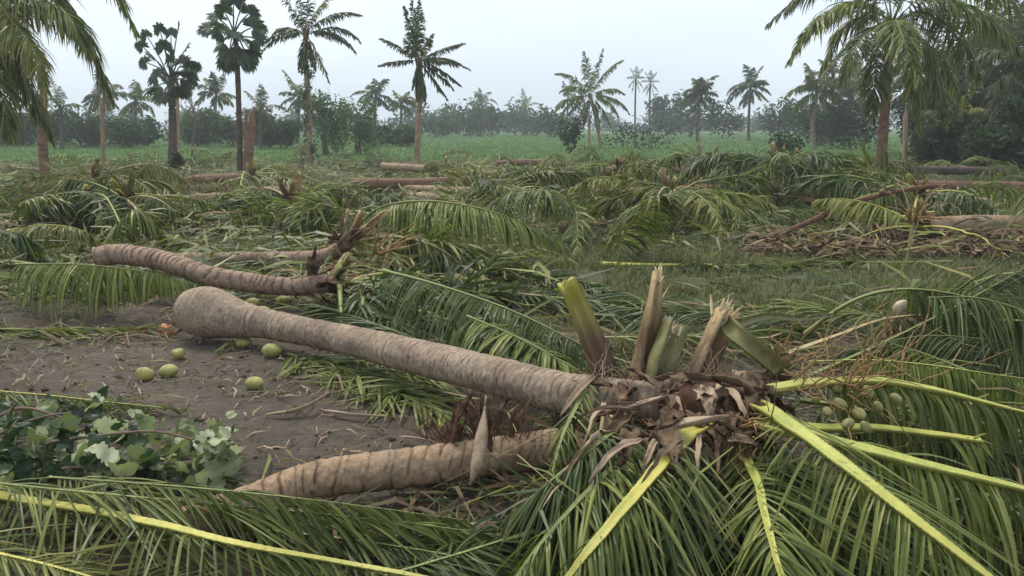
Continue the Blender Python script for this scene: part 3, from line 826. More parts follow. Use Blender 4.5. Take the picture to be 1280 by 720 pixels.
standing_palm('short coconut palm leaning left over two pale stems at the field edge', (752, 184), [(745, 150), (738, 118)], 0.15, 0.11,
              [(98, .95, .1, .2), (80, 1, .1, .3), (62, 1.05, -.1, .4), (125, .9, .1, .6), (140, .8, .3, .8), (170, .9, .1, .7), (188, .9, .2, .7), (8, 1, .1, .6), (-5, .8, .3, .8), (205, .9, .1, .6), (-45, .8, .1, .4), (235, .8, .2, .4), (-70, .7, .2, .4), (30, .8, -.2, .6), (255, .7, .1, .3)],
              53, 'trunk_tan', L=3.7, nl=76, L0=.85, w0=.075, leaf='leaf', group=None)
broken_stump('thin pale broken stem right behind the short leaning palm', (736, 184), (737, 150), .12, .10, 61, 'trunk_pale')
standing_palm('hazy coconut palm with round crown, left one of the right-hand pair', (872, 178), [(872, 150), (876, 118)], 0.18, 0.12, pick(71, 17), 54, 'trunk_dark', L=2.8, nl=60, L0=.9, w0=.09, leaf='leaf_dark')
standing_palm('hazy coconut palm with upright crown, right one of the right-hand pair', (936, 176), [(936, 150), (938, 108)], 0.18, 0.12, pick(72, 17), 55, 'trunk_dark', L=3.4, nl=60, L0=.95, w0=.09)
standing_palm('yellowish coconut palm with drooping crown in front of the right grove', (1018, 186), [(1016, 150), (1022, 112)], 0.18, 0.13, pick(73, 17), 56, 'trunk', L=3.1, nl=60, L0=.95, w0=.08, leaf='leaf')
standing_palm('coconut palm with drooping crown behind the large right palm', (1052, 182), [(1060, 150), (1066, 118)], 0.18, 0.13, pick(74, 17), 57, 'trunk_dark', L=3.4, nl=60, L0=.95, w0=.08)
standing_palm('dark palm in the grove right of the pale stub', (1165, 200), [(1175, 150), (1186, 76)], 0.17, 0.13, pick(75, 17), 58, 'trunk_dark', L=3.5, nl=60, L0=1.0)
standing_palm('dark palm with heavy hanging crown near the right edge', (1225, 205), [(1228, 150), (1238, 66)], 0.17, 0.13, pick(76, 17), 59, 'trunk_dark', L=3.6, nl=60, L0=1.0)
standing_palm('dark palm cut by the right edge of the view', (1290, 212), [(1290, 150), (1287, 80)], 0.17, 0.13, pick(77, 17), 60, 'trunk_dark', L=3.4, nl=60, L0=1.0)
standing_palm('low young palm with drooping grey green crown under the right grove', (1196, 206), [(1196, 185), (1194, 150)], 0.15, 0.12, pick(78, 14), 63, 'trunk_dark', L=2.4, nl=56, L0=.8)
standing_palm('dark palm behind the pale stub, between the large palm and the grove', (1146, 192), [(1148, 150), (1152, 108)], 0.17, 0.13, pick(81, 17), 91, 'trunk_dark', L=3.3, nl=60, L0=1.0)
standing_palm('tallest dark palm of the grove at the right edge', (1262, 200), [(1264, 150), (1262, 44)], 0.17, 0.13, pick(82, 17), 92, 'trunk_dark', L=3.6, nl=60, L0=1.0)
for i, (x, yb, yt) in enumerate([(794, 168, 97), (812, 168, 102)]):
    standing_palm('slender hazy palm with stripped tuft, %s of the distant thin pair' % ('left' if i == 0 else 'right'), (x, yb), [(x, 130), (x + 1, yt)], 0.22, 0.16,
                  [(90, .5, .1, .1), (70, .5, .2, .5), (110, .5, -.2, .5), (30, .4, .2, 1), (150, .4, .1, 1), (-40, .5, .1, .5), (220, .5, .1, .5), (-70, .6, .1, .3), (250, .6, .1, .3)], 64 + i, 'trunk_dark', L=4.5, nl=26, L0=.9, w0=.09)
standing_palm('small hazy palm at the left end of the tree belt', (77, 186), [(77, 160), (76, 132)], 0.16, 0.12, pick(79, 13), 66, 'trunk_dark', L=2.3, nl=30)
standing_palm('small hazy palm top in the belt right of the slender palmyra', (326, 186), [(326, 160), (326, 134)], 0.16, 0.12, pick(80, 11), 67, 'trunk_dark', L=2.0, nl=30)

for i, (x, yt, Yd) in enumerate([(128, 118, 74), (168, 124, 80), (268, 116, 78), (372, 120, 76), (468, 118, 82), (500, 128, 90), (600, 128, 135), (655, 134, 140), (708, 122, 110), (1040, 92, 70)]):
    yb = HOR + CAM_H * F_PX / Yd
    standing_palm('small hazy palm crown rising out of the distant tree line', (x, yb), [(x + 1, (yb + yt) / 2), (x + 2, yt)], 0.15, 0.11, pick(200 + i, 14), 210 + i, 'trunk_dark', L=2.6 if Yd < 100 else 3.4, nl=34, L0=.9, w0=.10, group='hazy palms of the tree line', leaf='leaf' if i % 2 else 'leaf_dark')

# large palm on the right, standing over the debris
standing_palm('large coconut palm with thick reddish stem standing on the right', (1100, 232), [(1103, 180), (1108, 110), (1114, 30)], 0.155, 0.105,
              [[(1075, 2, -.3), (1025, 22, -.5), (985, 78, -.6)], [(1085, 20, .6), (1050, 40, 1.0), (1024, 92, 1.2)], [(1065, -22, .3), (1010, -12, .6), (960, 30, .8)], [(1090, 35, -.8), (1068, 62, -1.3), (1052, 105, -1.5)],
               [(1150, -25, .3), (1220, -20, .5), (1300, 25, .6)], [(1160, -5, -.5), (1225, 15, -.9), (1285, 70, -1.1)], [(1150, 15, .6), (1195, 45, 1.0), (1228, 105, 1.2)], [(1138, 32, -.5), (1165, 75, -.8), (1182, 150, -.9)],
               [(1125, 45, .4), (1142, 90, .6), (1150, 160, .6)], [(1100, 50, -.3), (1094, 95, -.5), (1090, 150, -.5)], [(1110, -60, -.2), (1125, -130, -.3), (1160, -190, -.4)], [(1090, -50, .5), (1060, -100, .9), (1005, -130, 1.2)],
               [(1150, -50, .5), (1200, -90, .9), (1270, -100, 1.2)], [(1165, 10, .9), (1220, 30, 1.6), (1275, 60, 2.0)], [(1132, 40, 1.0), (1170, 70, 1.6), (1205, 130, 2.0)], [(1080, 5, 1.0), (1035, 15, 1.8), (1000, 45, 2.4)], [(1120, 25, -1.2), (1130, 50, -2.2), (1150, 100, -2.8)]],
              68, 'trunk_red', L=4, nl=135, L0=1.1, w0=.045, ld=1.0, leaf='leaf', nut=True)
broken_stump('pale tan splintered stub right of the large reddish stem', (1131, 206), (1132, 146), .115, .10, 62, 'trunk_pale')
# tall palm on the left: the stem stands just outside the view, its crown hangs in
standing_palm('coconut palm leaning into the upper left corner with hanging fronds', (-62, 262), [(-50, 150), (-30, 40), (-18, -18)], 0.19, 0.14,
              [[(40, -8, -.2), (88, 22, -.4), (108, 62, -.5)], [(50, -25, .5), (105, 40, .8), (140, 125, 1.0)], [(60, -60, .3), (130, -30, .5), (172, 40, .6)], [(12, 22, -.6), (42, 62, -1.0), (58, 112, -1.2)],
               [(0, 40, .3), (30, 95, .5), (66, 172, .6)], [(-20, 60, -.3), (0, 110, -.5), (14, 170, -.6)], [(-60, 10, .3), (-110, 60, .4), (-130, 130, .5)], [(-60, -60, 0), (-120, -90, 0), (-190, -70, 0)], [(-20, -80, .3), (0, -140, .5), (40, -180, .6)],
               [(10, 0, 1.2), (50, 10, 2.0), (95, 30, 2.6)], [(-5, 30, 1.0), (14, 60, 1.6), (30, 130, 2.0)], [(-40, 40, 1.0), (-30, 90, 1.5), (-20, 150, 1.8)]],
              69, 'trunk_tan', L=4, nl=130, L0=1.05, w0=.042, ld=1.1, leaf='leaf')
broken_stump('brown broken palm stem at the far left under the hanging fronds', (57, 228), (53, 122), .14, .13, 63, 'trunk_red')
broken_stump('thin pale broken stem right of the far left stump', (129, 205), (127, 128), .09, .08, 64, 'trunk_tan')
broken_stump('tall splintered red-brown stump beside the slender palmyra', (311, 216), (313, 152), .16, .19, 65, 'trunk_red', shards=12)
broken_stump('thin pale dead stem close behind the left palmyra', (222, 200), (221, 100), .09, .07, 66, 'trunk_pale')
broken_stump('short tan stump in the grass before the pair of hazy palms', (874, 200), (873, 182), .10, .10, 67, 'trunk_tan')

# vine on the palm's lower stem
rng = np.random.RandomState(9)
vb = G(386, 203)
V, F, A = leaf_cloud(rng, [((P(387 + rng.uniform(-6, 6), y, vb[1]) - vb), (.25, .25, .45)) for y in range(82, 200, 9)], 1000, .09)
vo = [o for o in COL.objects if o.name.startswith('coconut_palm') and 'vine' in o.get('label', '')][0]
put('vine', make_mesh('vine', V, F, A, smooth=False), M['bush_bright'], vo, kind='stuff')

# bare storm-stripped sapling beside the left palmyra
def branchy(label, base, top, seed, name, r=0.05, cat='tree', spread=0.9, lev=3):
    rng = np.random.RandomState(seed)
    b = G(*base); b[2] = float(gz(b[0], b[1])); tp = P(top[0], top[1], b[1])
    root = empty(name, b, label, cat)
    parts = []
    def grow(p, d, L, r, k):
        q = p + d * L; m = (p + q) / 2 + rng.normal(0, 0.04 * L, 3)
        parts.append((k, tube(catmull([p, m, q], 6), np.linspace(r, r * 0.6, 6), sides=5)))
        if k < lev:
            for j in range(3 if k else 4):
                u = rng.uniform(0.45, 1.0)
                grow(p + d * L * u, nrm(d + rng.normal(0, spread * 0.5, 3)), L * rng.uniform(.4, .65), r * 0.5, k + 1)
    v = tp - b
    grow(np.zeros(3), nrm(v), np.linalg.norm(v) * 0.55, r, 0)
    V, F, A = merge([p for k, p in parts if k == 0]); put('trunk', make_mesh('trunk', V, F, A), M['twig'], root)
    V, F, A = merge([p for k, p in parts if k > 0]); put('branches', make_mesh('branches', V, F, A), M['twig'], root, kind='stuff')
    return root
branchy('bare twiggy sapling right of the left palmyra', (240, 196), (250, 96), 21, 'bare_sapling', 0.06)
branchy('leafless brush with tangled twigs in front of the bamboo-like clump', (380, 218), (372, 165), 22, 'dead_brush', 0.04, 'brush', 1.4)
branchy('dark bare twig standing up behind the left felled trunks', (335, 318), (350, 245), 23, 'bare_twig', 0.018, 'twig', 0.8, 2)

# --- green crop on the field: blades
def blades(rng, xy, h, w, lean=0.35, per=3):
    k = len(xy) * per
    b = np.repeat(xy, per, 0) + rng.normal(0, 0.03, (k, 2))
    z = gz(b[:, 0], b[:, 1])
    a = rng.uniform(0, 6.28, k); d = np.stack([np.cos(a), np.sin(a)], 1)
    hh = h * rng.uniform(0.5, 1.3, k) if np.isscalar(h) else np.repeat(h, per) * rng.uniform(0.5, 1.3, k)
    ww = np.repeat(np.broadcast_to(w, (len(xy),)), per)
    ln = (lean * hh * rng.uniform(0.2, 1.6, k))[:, None]
    s = np.stack([-d[:, 1], d[:, 0]], 1)
    p0 = np.concatenate([b - s * ww[:, None], z[:, None] - 0.01], 1); p1 = np.concatenate([b + s * ww[:, None], z[:, None] - 0.01], 1)
    m0 = np.concatenate([b - s * ww[:, None] * 0.7 + d * ln * 0.4, (z + hh * 0.6)[:, None]], 1); m1 = np.concatenate([b + s * ww[:, None] * 0.7 + d * ln * 0.4, (z + hh * 0.6)[:, None]], 1)
    tp = np.concatenate([b + d * ln, (z + hh)[:, None]], 1)
    V = np.stack([p0, p1, m1, m0, tp], 1).reshape(-1, 3)
    i = np.arange(k)[:, None] * 5
    rn = np.repeat(rng.beta(2, 2.5, k), 5)
    return V, [i + np.array([[0, 1, 2, 3]]), i + np.array([[3, 2, 4]])], {'rnd': rn, 't': np.tile([0, 0, .5, .5, 1.0], k)}

rng = np.random.RandomState(3)
n = 80000
Yf = 38 * (170 / 38) ** rng.rand(n)
xf = rng.uniform(-0.72, 0.72, n) * Yf
V, F, A = blades(rng, np.stack([xf, Yf], 1), 0.13 * np.ones(n), 0.006 * (Yf / 30), per=2)
tag(put('rice_crop', make_mesh('rice_crop', V, F, A, smooth=False), M['field']), 'low green crop filling the flat field behind the felled palms', 'crop', kind='stuff')
n = 42000
Yf = 3.0 * (40 / 3.0) ** (rng.rand(n) ** 0.75)
xf = rng.uniform(-0.95, 0.95, n) * Yf
keep = grass_mask(xf, Yf) + (fbm(xf * 2.2, Yf * 2.2, 3) - 0.5) > 0.50
xf, Yf = xf[keep], Yf[keep]
V, F, A = blades(rng, np.stack([xf, Yf], 1), 0.055 + 0.09 * vnoise(xf * .8, Yf * .8), 0.0022 + 0.0006 * Yf, lean=0.9, per=3)
tag(put('short_grass', make_mesh('short_grass', V, F, A, smooth=False), M['grass']), 'short olive grass growing between the fallen fronds', 'grass', kind='stuff')
# ------------------------------------------------------------------ felled palms
def gp(pts, lift=0.0):
    return [G(x, y, z + lift) for x, y, z in pts]

def sheath_blade(parent, org, p0, d, L, w, rng, mat='sheath', droop=0.7, name='sheath', curl=0.35, floor=True, tw=None):
    pa = arch(p0, d, L, droop / max(L, 0.15), 9, floor=floor, lift=0.02)
    pa = pa + np.cumsum(rng.normal(0, 0.012 * L, pa.shape), 0)
    wid = np.interp(np.linspace(0, 1, 9), [0, .25, .6, 1], [w * .7, w, w * .8, w * .12])
    Vv, Fs, at = strip(pa - org, wid, curl=curl, cols=4, thick=0.005, jag=min(.008, w * .09), rng=rng, tw=rng.uniform(-1.2, 1.2) if tw is None else tw)
    return put(name, make_mesh(name, Vv, Fs, at), M[mat], parent)

def stub(parent, org, path, w0, w1, mat, rng, jag=0.012, split=0, depth=0.5, name='petiole_stub', label=None):
    """snapped petiole: channelled, tapering, with a torn end"""
    path = np.asarray(path, float); n = 14
    pa = catmull(path, n)
    w = np.linspace(w0, w1, n)
    T, S, U = frames(pa)
    side = nrm(np.cross(T[n // 2], nrm(pa[n // 2] - org + np.array([0, -1.0, 0]))))
    Vv, Fs, at = strip(pa - org, w, side=side, curl=depth, cols=6, thick=w0 * 0.24)
    me = make_mesh('petiole_stub', Vv, Fs, at)
    rr = np.random.RandomState(rng.randint(1 << 30))
    o = put(name, me, M[mat], parent)
    if label: o['label'] = label
    # torn end: the last rows pulled out unevenly
    co = np.array([v.co[:] for v in me.vertices]); m = 7
    for base in (0, n * m):
        for c in range(m):
            pull = rr.uniform(0, jag * 6)
            for r_ in (n - 1, n - 2):
                co[base + r_ * m + c] += T[-1] * pull * (1 if r_ == n - 1 else 0.4)
    me.vertices.foreach_set('co', co.astype(np.float32).ravel()); me.update()
    if split:
        V, F, A = splinters(pa[-1] - org, T[-1], split, 0.09, w1 * 0.22, rr)
        put('splinter', make_mesh('splinter', V, F, A, smooth=False), M['raw_wood'], o)
    return o

def strands(n, p0, d, L, rng, spread=0.5, r=0.004, droop=0.8, floor=True, wav=0.03):
    out = []
    for k in range(n):
        dd = nrm(np.asarray(d) + rng.normal(0, spread, 3))
        pa = arch(p0 + rng.normal(0, 0.03, 3), dd, L * rng.uniform(0.5, 1.2), droop * rng.uniform(.3, 1.6), 9, floor=floor, lift=0.01)
        pa = pa + np.cumsum(rng.normal(0, wav * L * 0.35, pa.shape), 0)
        out.append(tube(pa, np.linspace(r, r * 0.45, 9), sides=4))
    return merge(out)

def felled_palm(label, stem, r0, r1, seed, mat='trunk', nf=11, L=2.4, cdir=None, spread=110, bole=1.0, leafs=('leaf', 'leaf', 'leaf', 'leaf_dark', 'leaf_yellow'), el=(0, 31), crown=True,
                sides=18, ring=0.07, group='felled coconut palms', L0=0.66, nl=95, w0=0.027, heart=True, droop=0.55, npts=130, rach='rachis', ld=0.85, nseg=4, amp=0.012):
    rng = np.random.RandomState(seed)
    pts = [np.array(p, float) for p in stem]
    org = pts[0].copy(); org[2] = float(gz(org[0], org[1]))
    root = empty('felled_palm', org, label, 'felled palm', group)
    pa = catmull(pts, npts)
    t = np.linspace(0, 1, npts)
    rad = (r0 + (r1 - r0) * t) * (1 + (bole - 1) * np.exp(-(t * np.linalg.norm(pts[-1] - pts[0]) / 0.45) ** 2))
    Vv, Fs, at = trunk_mesh(pa - org, rad, sides, ring, amp, seed)
    put('trunk', make_mesh('trunk', Vv, Fs, at), M[mat], root)
    end = pa[-1]; d = nrm(pa[-1] - pa[-4]); d[2] = max(d[2], 0.0)
    if cdir is not None: d = nrm(np.array(cdir, float))
    if heart:
        for k in range(9):
            dd = nrm(d + rng.normal(0, 0.55, 3) + UP * 0.25)
            sheath_blade(root, org, end - d * 0.15 + rng.normal(0, 0.05, 3), dd, rng.uniform(.2, .42), rng.uniform(.05, .12), rng, 'sheath' if rng.rand() < .7 else 'sheath_pale')
        for k in range(6):
            dd = nrm(d * 0.6 + rng.normal(0, 0.45, 3) + UP * 0.8)
            stub(root, org, [end, end + dd * rng.uniform(.2, .5)], 0.11, 0.07, rng.choice(['stub', 'stub_brown', 'stub_olive']), rng, split=3)
        V, F, A = strands(14, end + d * 0.1, d + UP * .3, .5, rng, .7, 0.006)
        put('flower_stalks', make_mesh('flower_stalks', V - org, F, A), M['strand'], root, kind='stuff')
    for k in range(nf):
        az = math.radians(rng.uniform(-spread, spread)); e = math.radians(rng.uniform(*el))
        h = nrm(np.array([d[0], d[1], 0]) + 1e-6)
        dh = np.array([h[0] * math.cos(az) - h[1] * math.sin(az), h[0] * math.sin(az) + h[1] * math.cos(az), 0])
        dd = dh * math.cos(e) + UP * math.sin(e)
        path = arch(end + d * 0.12, dd, L * rng.uniform(.65, 1.1), droop * rng.uniform(.8, 1.7), 26, lift=0.06 + 0.10 * rng.rand())
        cur = rng.rand() < .4      # some hang as a curtain, some lie crushed and tangled
        if not cur: path = path + np.cumsum(rng.normal(0, .022, path.shape), 0) * [1, 1, .5]
        path[:, 2] = np.maximum(path[:, 2], gz(path[:, 0], path[:, 1]) + .03)
        frond(root, org, path, seed * 50 + k, leafs[rng.randint(len(leafs))], rng.choice([rach, rach, 'rachis_lime', 'rachis_tan']), pw=0.075, t0=0.2, n=int(nl * rng.uniform(.6, 1.0)), L0=L0 * rng.uniform(.7, 1.25), w0=w0 * rng.uniform(.9, 1.3),
              ang=(76, 38) if cur else (rng.uniform(35, 70), 16), droop=(1.4 if cur else .7) * ld * rng.uniform(.6, 1.4), vee=rng.uniform(-20, 25), roll=rng.uniform(-60, 60), nseg=nseg, fold=False,
              miss=rng.uniform(.03, .35), jit=8 if cur else 16, sides_r=6, front=.4 if cur else 0.0, tangle=.7 if cur else 1.8, rw=(1, .7, .55), sides=[(1, 1), (1, 1), (1, .3), (.3, 1)][rng.randint(4)])
    return root

LF = dict(n=70, L0=0.8, w0=0.034)
# the one whose trunk crosses the left middle, lying on a frond
felled_palm('pinkish felled trunk bending across the left, just behind the swollen bole', gp([(118, 322, .42), (150, 318, .44), (205, 326, .42), (255, 343, .36), (310, 353, .27), (360, 358, .22), (410, 354, .24)]), .098, .080, 501, 'trunk_pink', nf=9, L=2.1,
            cdir=(1, -.25, .1), spread=85, el=(-5, 10), sides=28, ring=.07, npts=300, amp=.016, L0=.55, leafs=('leaf', 'leaf_dark', 'leaf', 'leaf_dark'), w0=.024, nl=84)
felled_palm('thin felled trunk lying straight behind the pinkish one, its crown arching right', gp([(185, 326, .14), (300, 324, .14), (400, 321, .2), (436, 302, .42)]), .085, .08, 502, 'trunk_pink', nf=8, L=2.2, cdir=(1, .3, .1), spread=70, el=(-5, 14), sides=20, npts=180)
felled_palm('reddish felled trunk ending in a brown crown left of centre', gp([(285, 268, .16), (360, 268, .18), (432, 268, .26)]), .085, .08, 503, 'trunk_red', nf=8, L=1.7, spread=140, leafs=('leaf', 'leaf_dark', 'leaf_yellow'))
felled_palm('pale felled trunk running in from the left edge', gp([(-70, 280, .16), (0, 275, .18), (95, 267, .28)]), .10, .085, 504, 'trunk_tan', nf=10, L=2.2, spread=130, leafs=('leaf', 'leaf_yellow', 'leaf_dark'))
felled_palm('felled palm with large green crown spreading right of centre', gp([(690, 266, .15), (760, 260, .2), (835, 246, .5)]), .12, .11, 505, 'trunk_tan', nf=15, L=2.4, spread=150, el=(0, 28), leafs=('leaf', 'leaf', 'leaf_yellow', 'leaf_dark'), nl=100)
felled_palm('brown felled trunk behind the large green crown', gp([(740, 244, .16), (800, 241, .18), (900, 236, .3)]), .13, .11, 506, 'trunk_red', nf=12, L=2.4, spread=130)
felled_palm('pair-lying felled trunk, the nearer, left of the centre', gp([(420, 237, .15), (500, 236, .16), (615, 240, .3)]), .10, .09, 507, 'trunk_tan', nf=12, L=2.5, spread=120)
felled_palm('pair-lying felled trunk, the farther, left of the centre', gp([(440, 229, .3), (520, 229, .3), (592, 226, .35)]), .13, .12, 508, 'trunk_red', nf=8, L=2.4, spread=120)
felled_palm('pale felled trunk at the foot of the lone tall palm', gp([(478, 208, .3), (555, 212, .25)]), .13, .12, 509, 'trunk_pale', nf=7, L=2.4, spread=110)
felled_palm('red-brown felled trunk at the foot of the splintered stump', gp([(235, 225, .2), (312, 221, .4)]), .12, .11, 510, 'trunk_red', nf=9, L=2.5, spread=120)
felled_palm('shaggy pale trunk lying in from the right edge', gp([(1330, 284, .2), (1230, 281, .22), (1160, 284, .25)]), .15, .14, 511, 'trunk_tan', nf=7, L=2.2, spread=120, leafs=('leaf_yellow', 'leaf', 'leaf_dry'), rach='rachis_yellow')
felled_palm('felled palm with yellowed crown under the far left stump', gp([(30, 238, .15), (85, 232, .3), (118, 226, .6)]), .12, .10, 512, 'trunk_red', nf=11, L=2.1, spread=160, leafs=('leaf', 'leaf_yellow', 'leaf_yellow'))
felled_palm('long brown trunk lying behind the large right palm', gp([(1290, 234, .25), (1170, 232, .25), (1050, 232, .4)]), .13, .12, 513, 'trunk_red', nf=10, L=2.4, spread=130)
felled_palm('farthest felled trunk on the right, near the pale stub', gp([(1260, 214, .3), (1170, 213, .3), (1085, 212, .4)]), .14, .12, 514, 'trunk_dark', nf=9, L=2.4, spread=130)
felled_palm('felled palm whose crown mounds up right of the leaning palm', gp([(690, 218, .2), (740, 217, .3), (772, 212, .6)]), .13, .12, 515, 'trunk_red', nf=12, L=2.5, spread=160, el=(0, 28))
felled_palm('felled palm with dark mounded crown left of the large right palm', gp([(1060, 222, .2), (1010, 216, .4), (975, 206, .9)]), .13, .12, 516, 'trunk_red', nf=14, L=2.5, spread=160, el=(0, 28), leafs=('leaf_dark', 'leaf', 'leaf_dark'))
felled_palm('felled palm with dark bushy crown in front of the tan stump', gp([(830, 214, .2), (860, 212, .4), (890, 204, .8)]), .12, .11, 517, 'trunk_dark', nf=12, L=2.4, spread=170, el=(0, 28), leafs=('leaf_dark', 'leaf_dark', 'leaf'))
felled_palm('small felled palm with yellow-green heart behind the reddish trunk', gp([(330, 258, .15), (362, 252, .4)]), .10, .09, 518, 'trunk_red', nf=9, L=1.6, spread=170, el=(0, 28), leafs=('leaf', 'leaf_yellow', 'leaf_dark'))
felled_palm('felled palm with brown heart above the folded frond on the left', gp([(235, 262, .15), (190, 256, .3), (160, 250, .5)]), .11, .10, 519, 'trunk_red', nf=9, L=1.8, spread=150, leafs=('leaf', 'leaf_dark', 'leaf_yellow'))
felled_palm('felled palm sprawling in front of the right thicket', gp([(1240, 256, .2), (1190, 250, .3), (1150, 244, .5)]), .12, .11, 520, 'trunk_tan', nf=11, L=2.2, spread=150, leafs=('leaf_dark', 'leaf', 'leaf_dark'))

# --- single fronds lying in the debris, placed one by one
def loose(label, pts, seed, **kw):
    path = catmull(gp(pts), 40)
    fl = gz(path[:, 0], path[:, 1]) + 0.02
    path[:, 2] = np.maximum(path[:, 2], fl)
    org = path[0].copy(); org[2] = float(gz(org[0], org[1]))
    name = kw.pop('name', 'palm_frond')
    group = kw.pop('group', 'fallen palm fronds')
    return frond(None, org, path, seed, name=name, top=(label, 'palm frond', group), **kw)

loose('large green frond arching over with a hanging curtain of leaflets, left of centre', [(432, 300, .35), (470, 262, .72), (525, 251, .85), (590, 258, .82), (650, 277, .66), (705, 304, .35)], 601, n=120, L0=.62, w0=.026, ang=(80, 50), droop=1.5, vee=-25, t0=.12, rach='rachis', pw=.09, fold=False, leaf='leaf', jit=6)
loose('frond with hanging leaflets running down towards the yellow petiole stub', [(480, 338, .42), (545, 355, .52), (640, 388, .52), (735, 435, .40), (790, 462, .30)], 602, n=120, L0=.60, w0=.022, ang=(82, 50), droop=1.6, vee=-25, t0=.10, rach='rachis', pw=.065, leaf='leaf_dark', jit=6)
loose('second thin frond leaning below it beside the long trunk', [(585, 395, .45), (640, 418, .45), (700, 450, .38), (745, 478, .3)], 603, n=60, L0=.5, w0=.026, ang=(80, 45), droop=1.2, vee=-10, t0=.05, pw=.03, leaf='leaf', sides=(1, 1))
loose('green frond arc with fringe in the middle distance, centre', [(605, 262, .4), (640, 240, .75), (690, 240, .8), (730, 268, .35)], 604, n=100, L0=.62, w0=.028, ang=(80, 50), droop=1.4, vee=-20, t0=.1, fold=False)
loose('pale green frond standing up at the left of the large green crown', [(770, 308, .1), (792, 275, .5), (822, 247, .85), (850, 240, .9)], 605, n=90, L0=.65, w0=.028, ang=(70, 40), droop=1.0, vee=0, t0=.05, fold=False, leaf='leaf', rach='rachis_lime', pw=.07)
loose('frond folded over like a tent, bluish green, behind the left trunks', [(140, 300, .12), (155, 272, .50), (172, 262, .62), (193, 277, .45), (210, 306, .1)], 606, n=110, L0=.5, w0=.028, ang=(60, 50), droop=1.3, vee=-30, t0=.05, fold=False, leaf='leaf', rach='rachis', pw=.06)
loose('yellow-green frond arching at the left behind the hanging fringe', [(10, 288, .38), (55, 281, .5), (100, 287, .45), (135, 310, .2)], 607, n=100, L0=.52, w0=.026, ang=(75, 50), droop=1.3, vee=-20, t0=.05, fold=False, leaf='leaf_yellow', rach='rachis_yellow', pw=.06)
loose('dark green frond bent over at the left edge', [(-60, 295, .4), (0, 288, .55), (35, 298, .45), (55, 330, .1)], 608, n=100, L0=.55, w0=.028, ang=(70, 45), droop=1.3, vee=-20, t0=.0, fold=False, leaf='leaf_dark', pw=.06)
loose('frond with leaflets hanging like a fringe under the pinkish trunk', [(20, 330, .42), (90, 330, .50), (170, 338, .46), (245, 356, .30)], 609, n=100, L0=.58, w0=.024, ang=(85, 65), droop=2.0, vee=-30, t0=.02, leaf='leaf', pw=.045, rach='rachis', jit=7)
loose('pale green petiole and frond flat on the soil left of the bole', [(-80, 408, .04), (0, 411, .05), (100, 412, .05), (200, 408, .04)], 610, n=60, L0=.5, w0=.026, ang=(24, 10), droop=.6, vee=0, t0=.05, leaf='leaf_yellow', rach='rachis', pw=.06)
loose('flat green frond under the fringe on the left', [(-60, 362, .06), (60, 360, .06), (150, 368, .06)], 611, n=60, L0=.7, w0=.032, ang=(35, 15), droop=.5, leaf='leaf', pw=.04, t0=.02)
loose('yellow petiole with frond lying beyond the clear grass right of centre', [(752, 330, .05), (820, 331, .06), (900, 331, .06), (1000, 333, .05)], 612, n=50, L0=.5, w0=.032, ang=(28, 12), droop=.6, leaf='leaf_dark', rach='rachis_yellow', pw=.10, t0=.35)
loose('light green petiole lying along the far side of the clear grass', [(1190, 327, .05), (1100, 328, .06), (1010, 327, .05), (940, 330, .05)], 613, n=50, L0=.5, w0=.03, ang=(28, 12), droop=.6, leaf='leaf', rach='rachis', pw=.07, t0=.4)
loose('long yellow stalk of a frond before the large right palm', [(1128, 272, .3), (1165, 265, .4), (1202, 270, .35)], 614, n=24, L0=.4, w0=.03, ang=(30, 15), droop=.8, leaf='leaf_yellow', rach='rachis_yellow', pw=.10, tw=.04, t0=.55)
loose('second yellow stalk just below, before the large right palm', [(1122, 284, .2), (1155, 284, .2), (1190, 290, .15)], 615, n=24, L0=.4, w0=.03, ang=(30, 15), droop=.8, leaf='leaf_yellow', rach='rachis_yellow', pw=.09, tw=.04, t0=.55)
# dark mat of fronds behind the foreground crown
for i, (lab, pts, lf) in enumerate([
    ('dark frond mat lying behind the tall pointed stub', [(640, 366, .12), (740, 376, .14), (820, 384, .12), (910, 388, .06)], 'leaf_dark'),
    ('dark frond lying flat behind the splintered stub', [(1000, 402, .14), (900, 392, .18), (800, 386, .16), (690, 372, .08)], 'leaf_dark'),
    ('olive frond lying flat just behind the brown crown heart', [(730, 422, .16), (830, 420, .18), (930, 416, .16), (1040, 405, .08)], 'leaf'),
    ('green frond lying flat between trunk and dark mat', [(620, 340, .06), (700, 348, .10), (780, 372, .10)], 'leaf_dark'),
    ('green frond flat on the grass at the right of the stubs', [(1150, 402, .10), (1060, 392, .16), (980, 388, .14), (890, 380, .05)], 'leaf'),
    ('frond lying under the long trunk near its middle', [(360, 442, .03), (430, 462, .04), (500, 492, .05), (580, 530, .05)], 'leaf'),
    ('frond tips lying on the soil below the long trunk', [(600, 500, .05), (520, 482, .05), (440, 462, .04), (390, 450, .03)], 'leaf'),
    ('dark frond behind the narrow part of the long trunk', [(560, 440, .10), (490, 412, .16), (430, 392, .16), (380, 380, .06)], 'leaf_dark'),
    ('olive frond behind the long trunk under the orange debris', [(620, 452, .08), (540, 420, .12), (470, 388, .10), (420, 372, .05)], 'leaf'),
    ('dark frond lying behind the long trunk towards the stubs', [(520, 400, .10), (600, 412, .14), (680, 440, .12), (740, 470, .05)], 'leaf_dark')]):
    loose(lab, pts, 630 + i, n=70, L0=.62, w0=.026, ang=(42, 14), droop=.5, vee=8, leaf=lf, pw=.038, t0=.04, jit=12, rach='rachis' if i % 2 else 'rachis_tan')

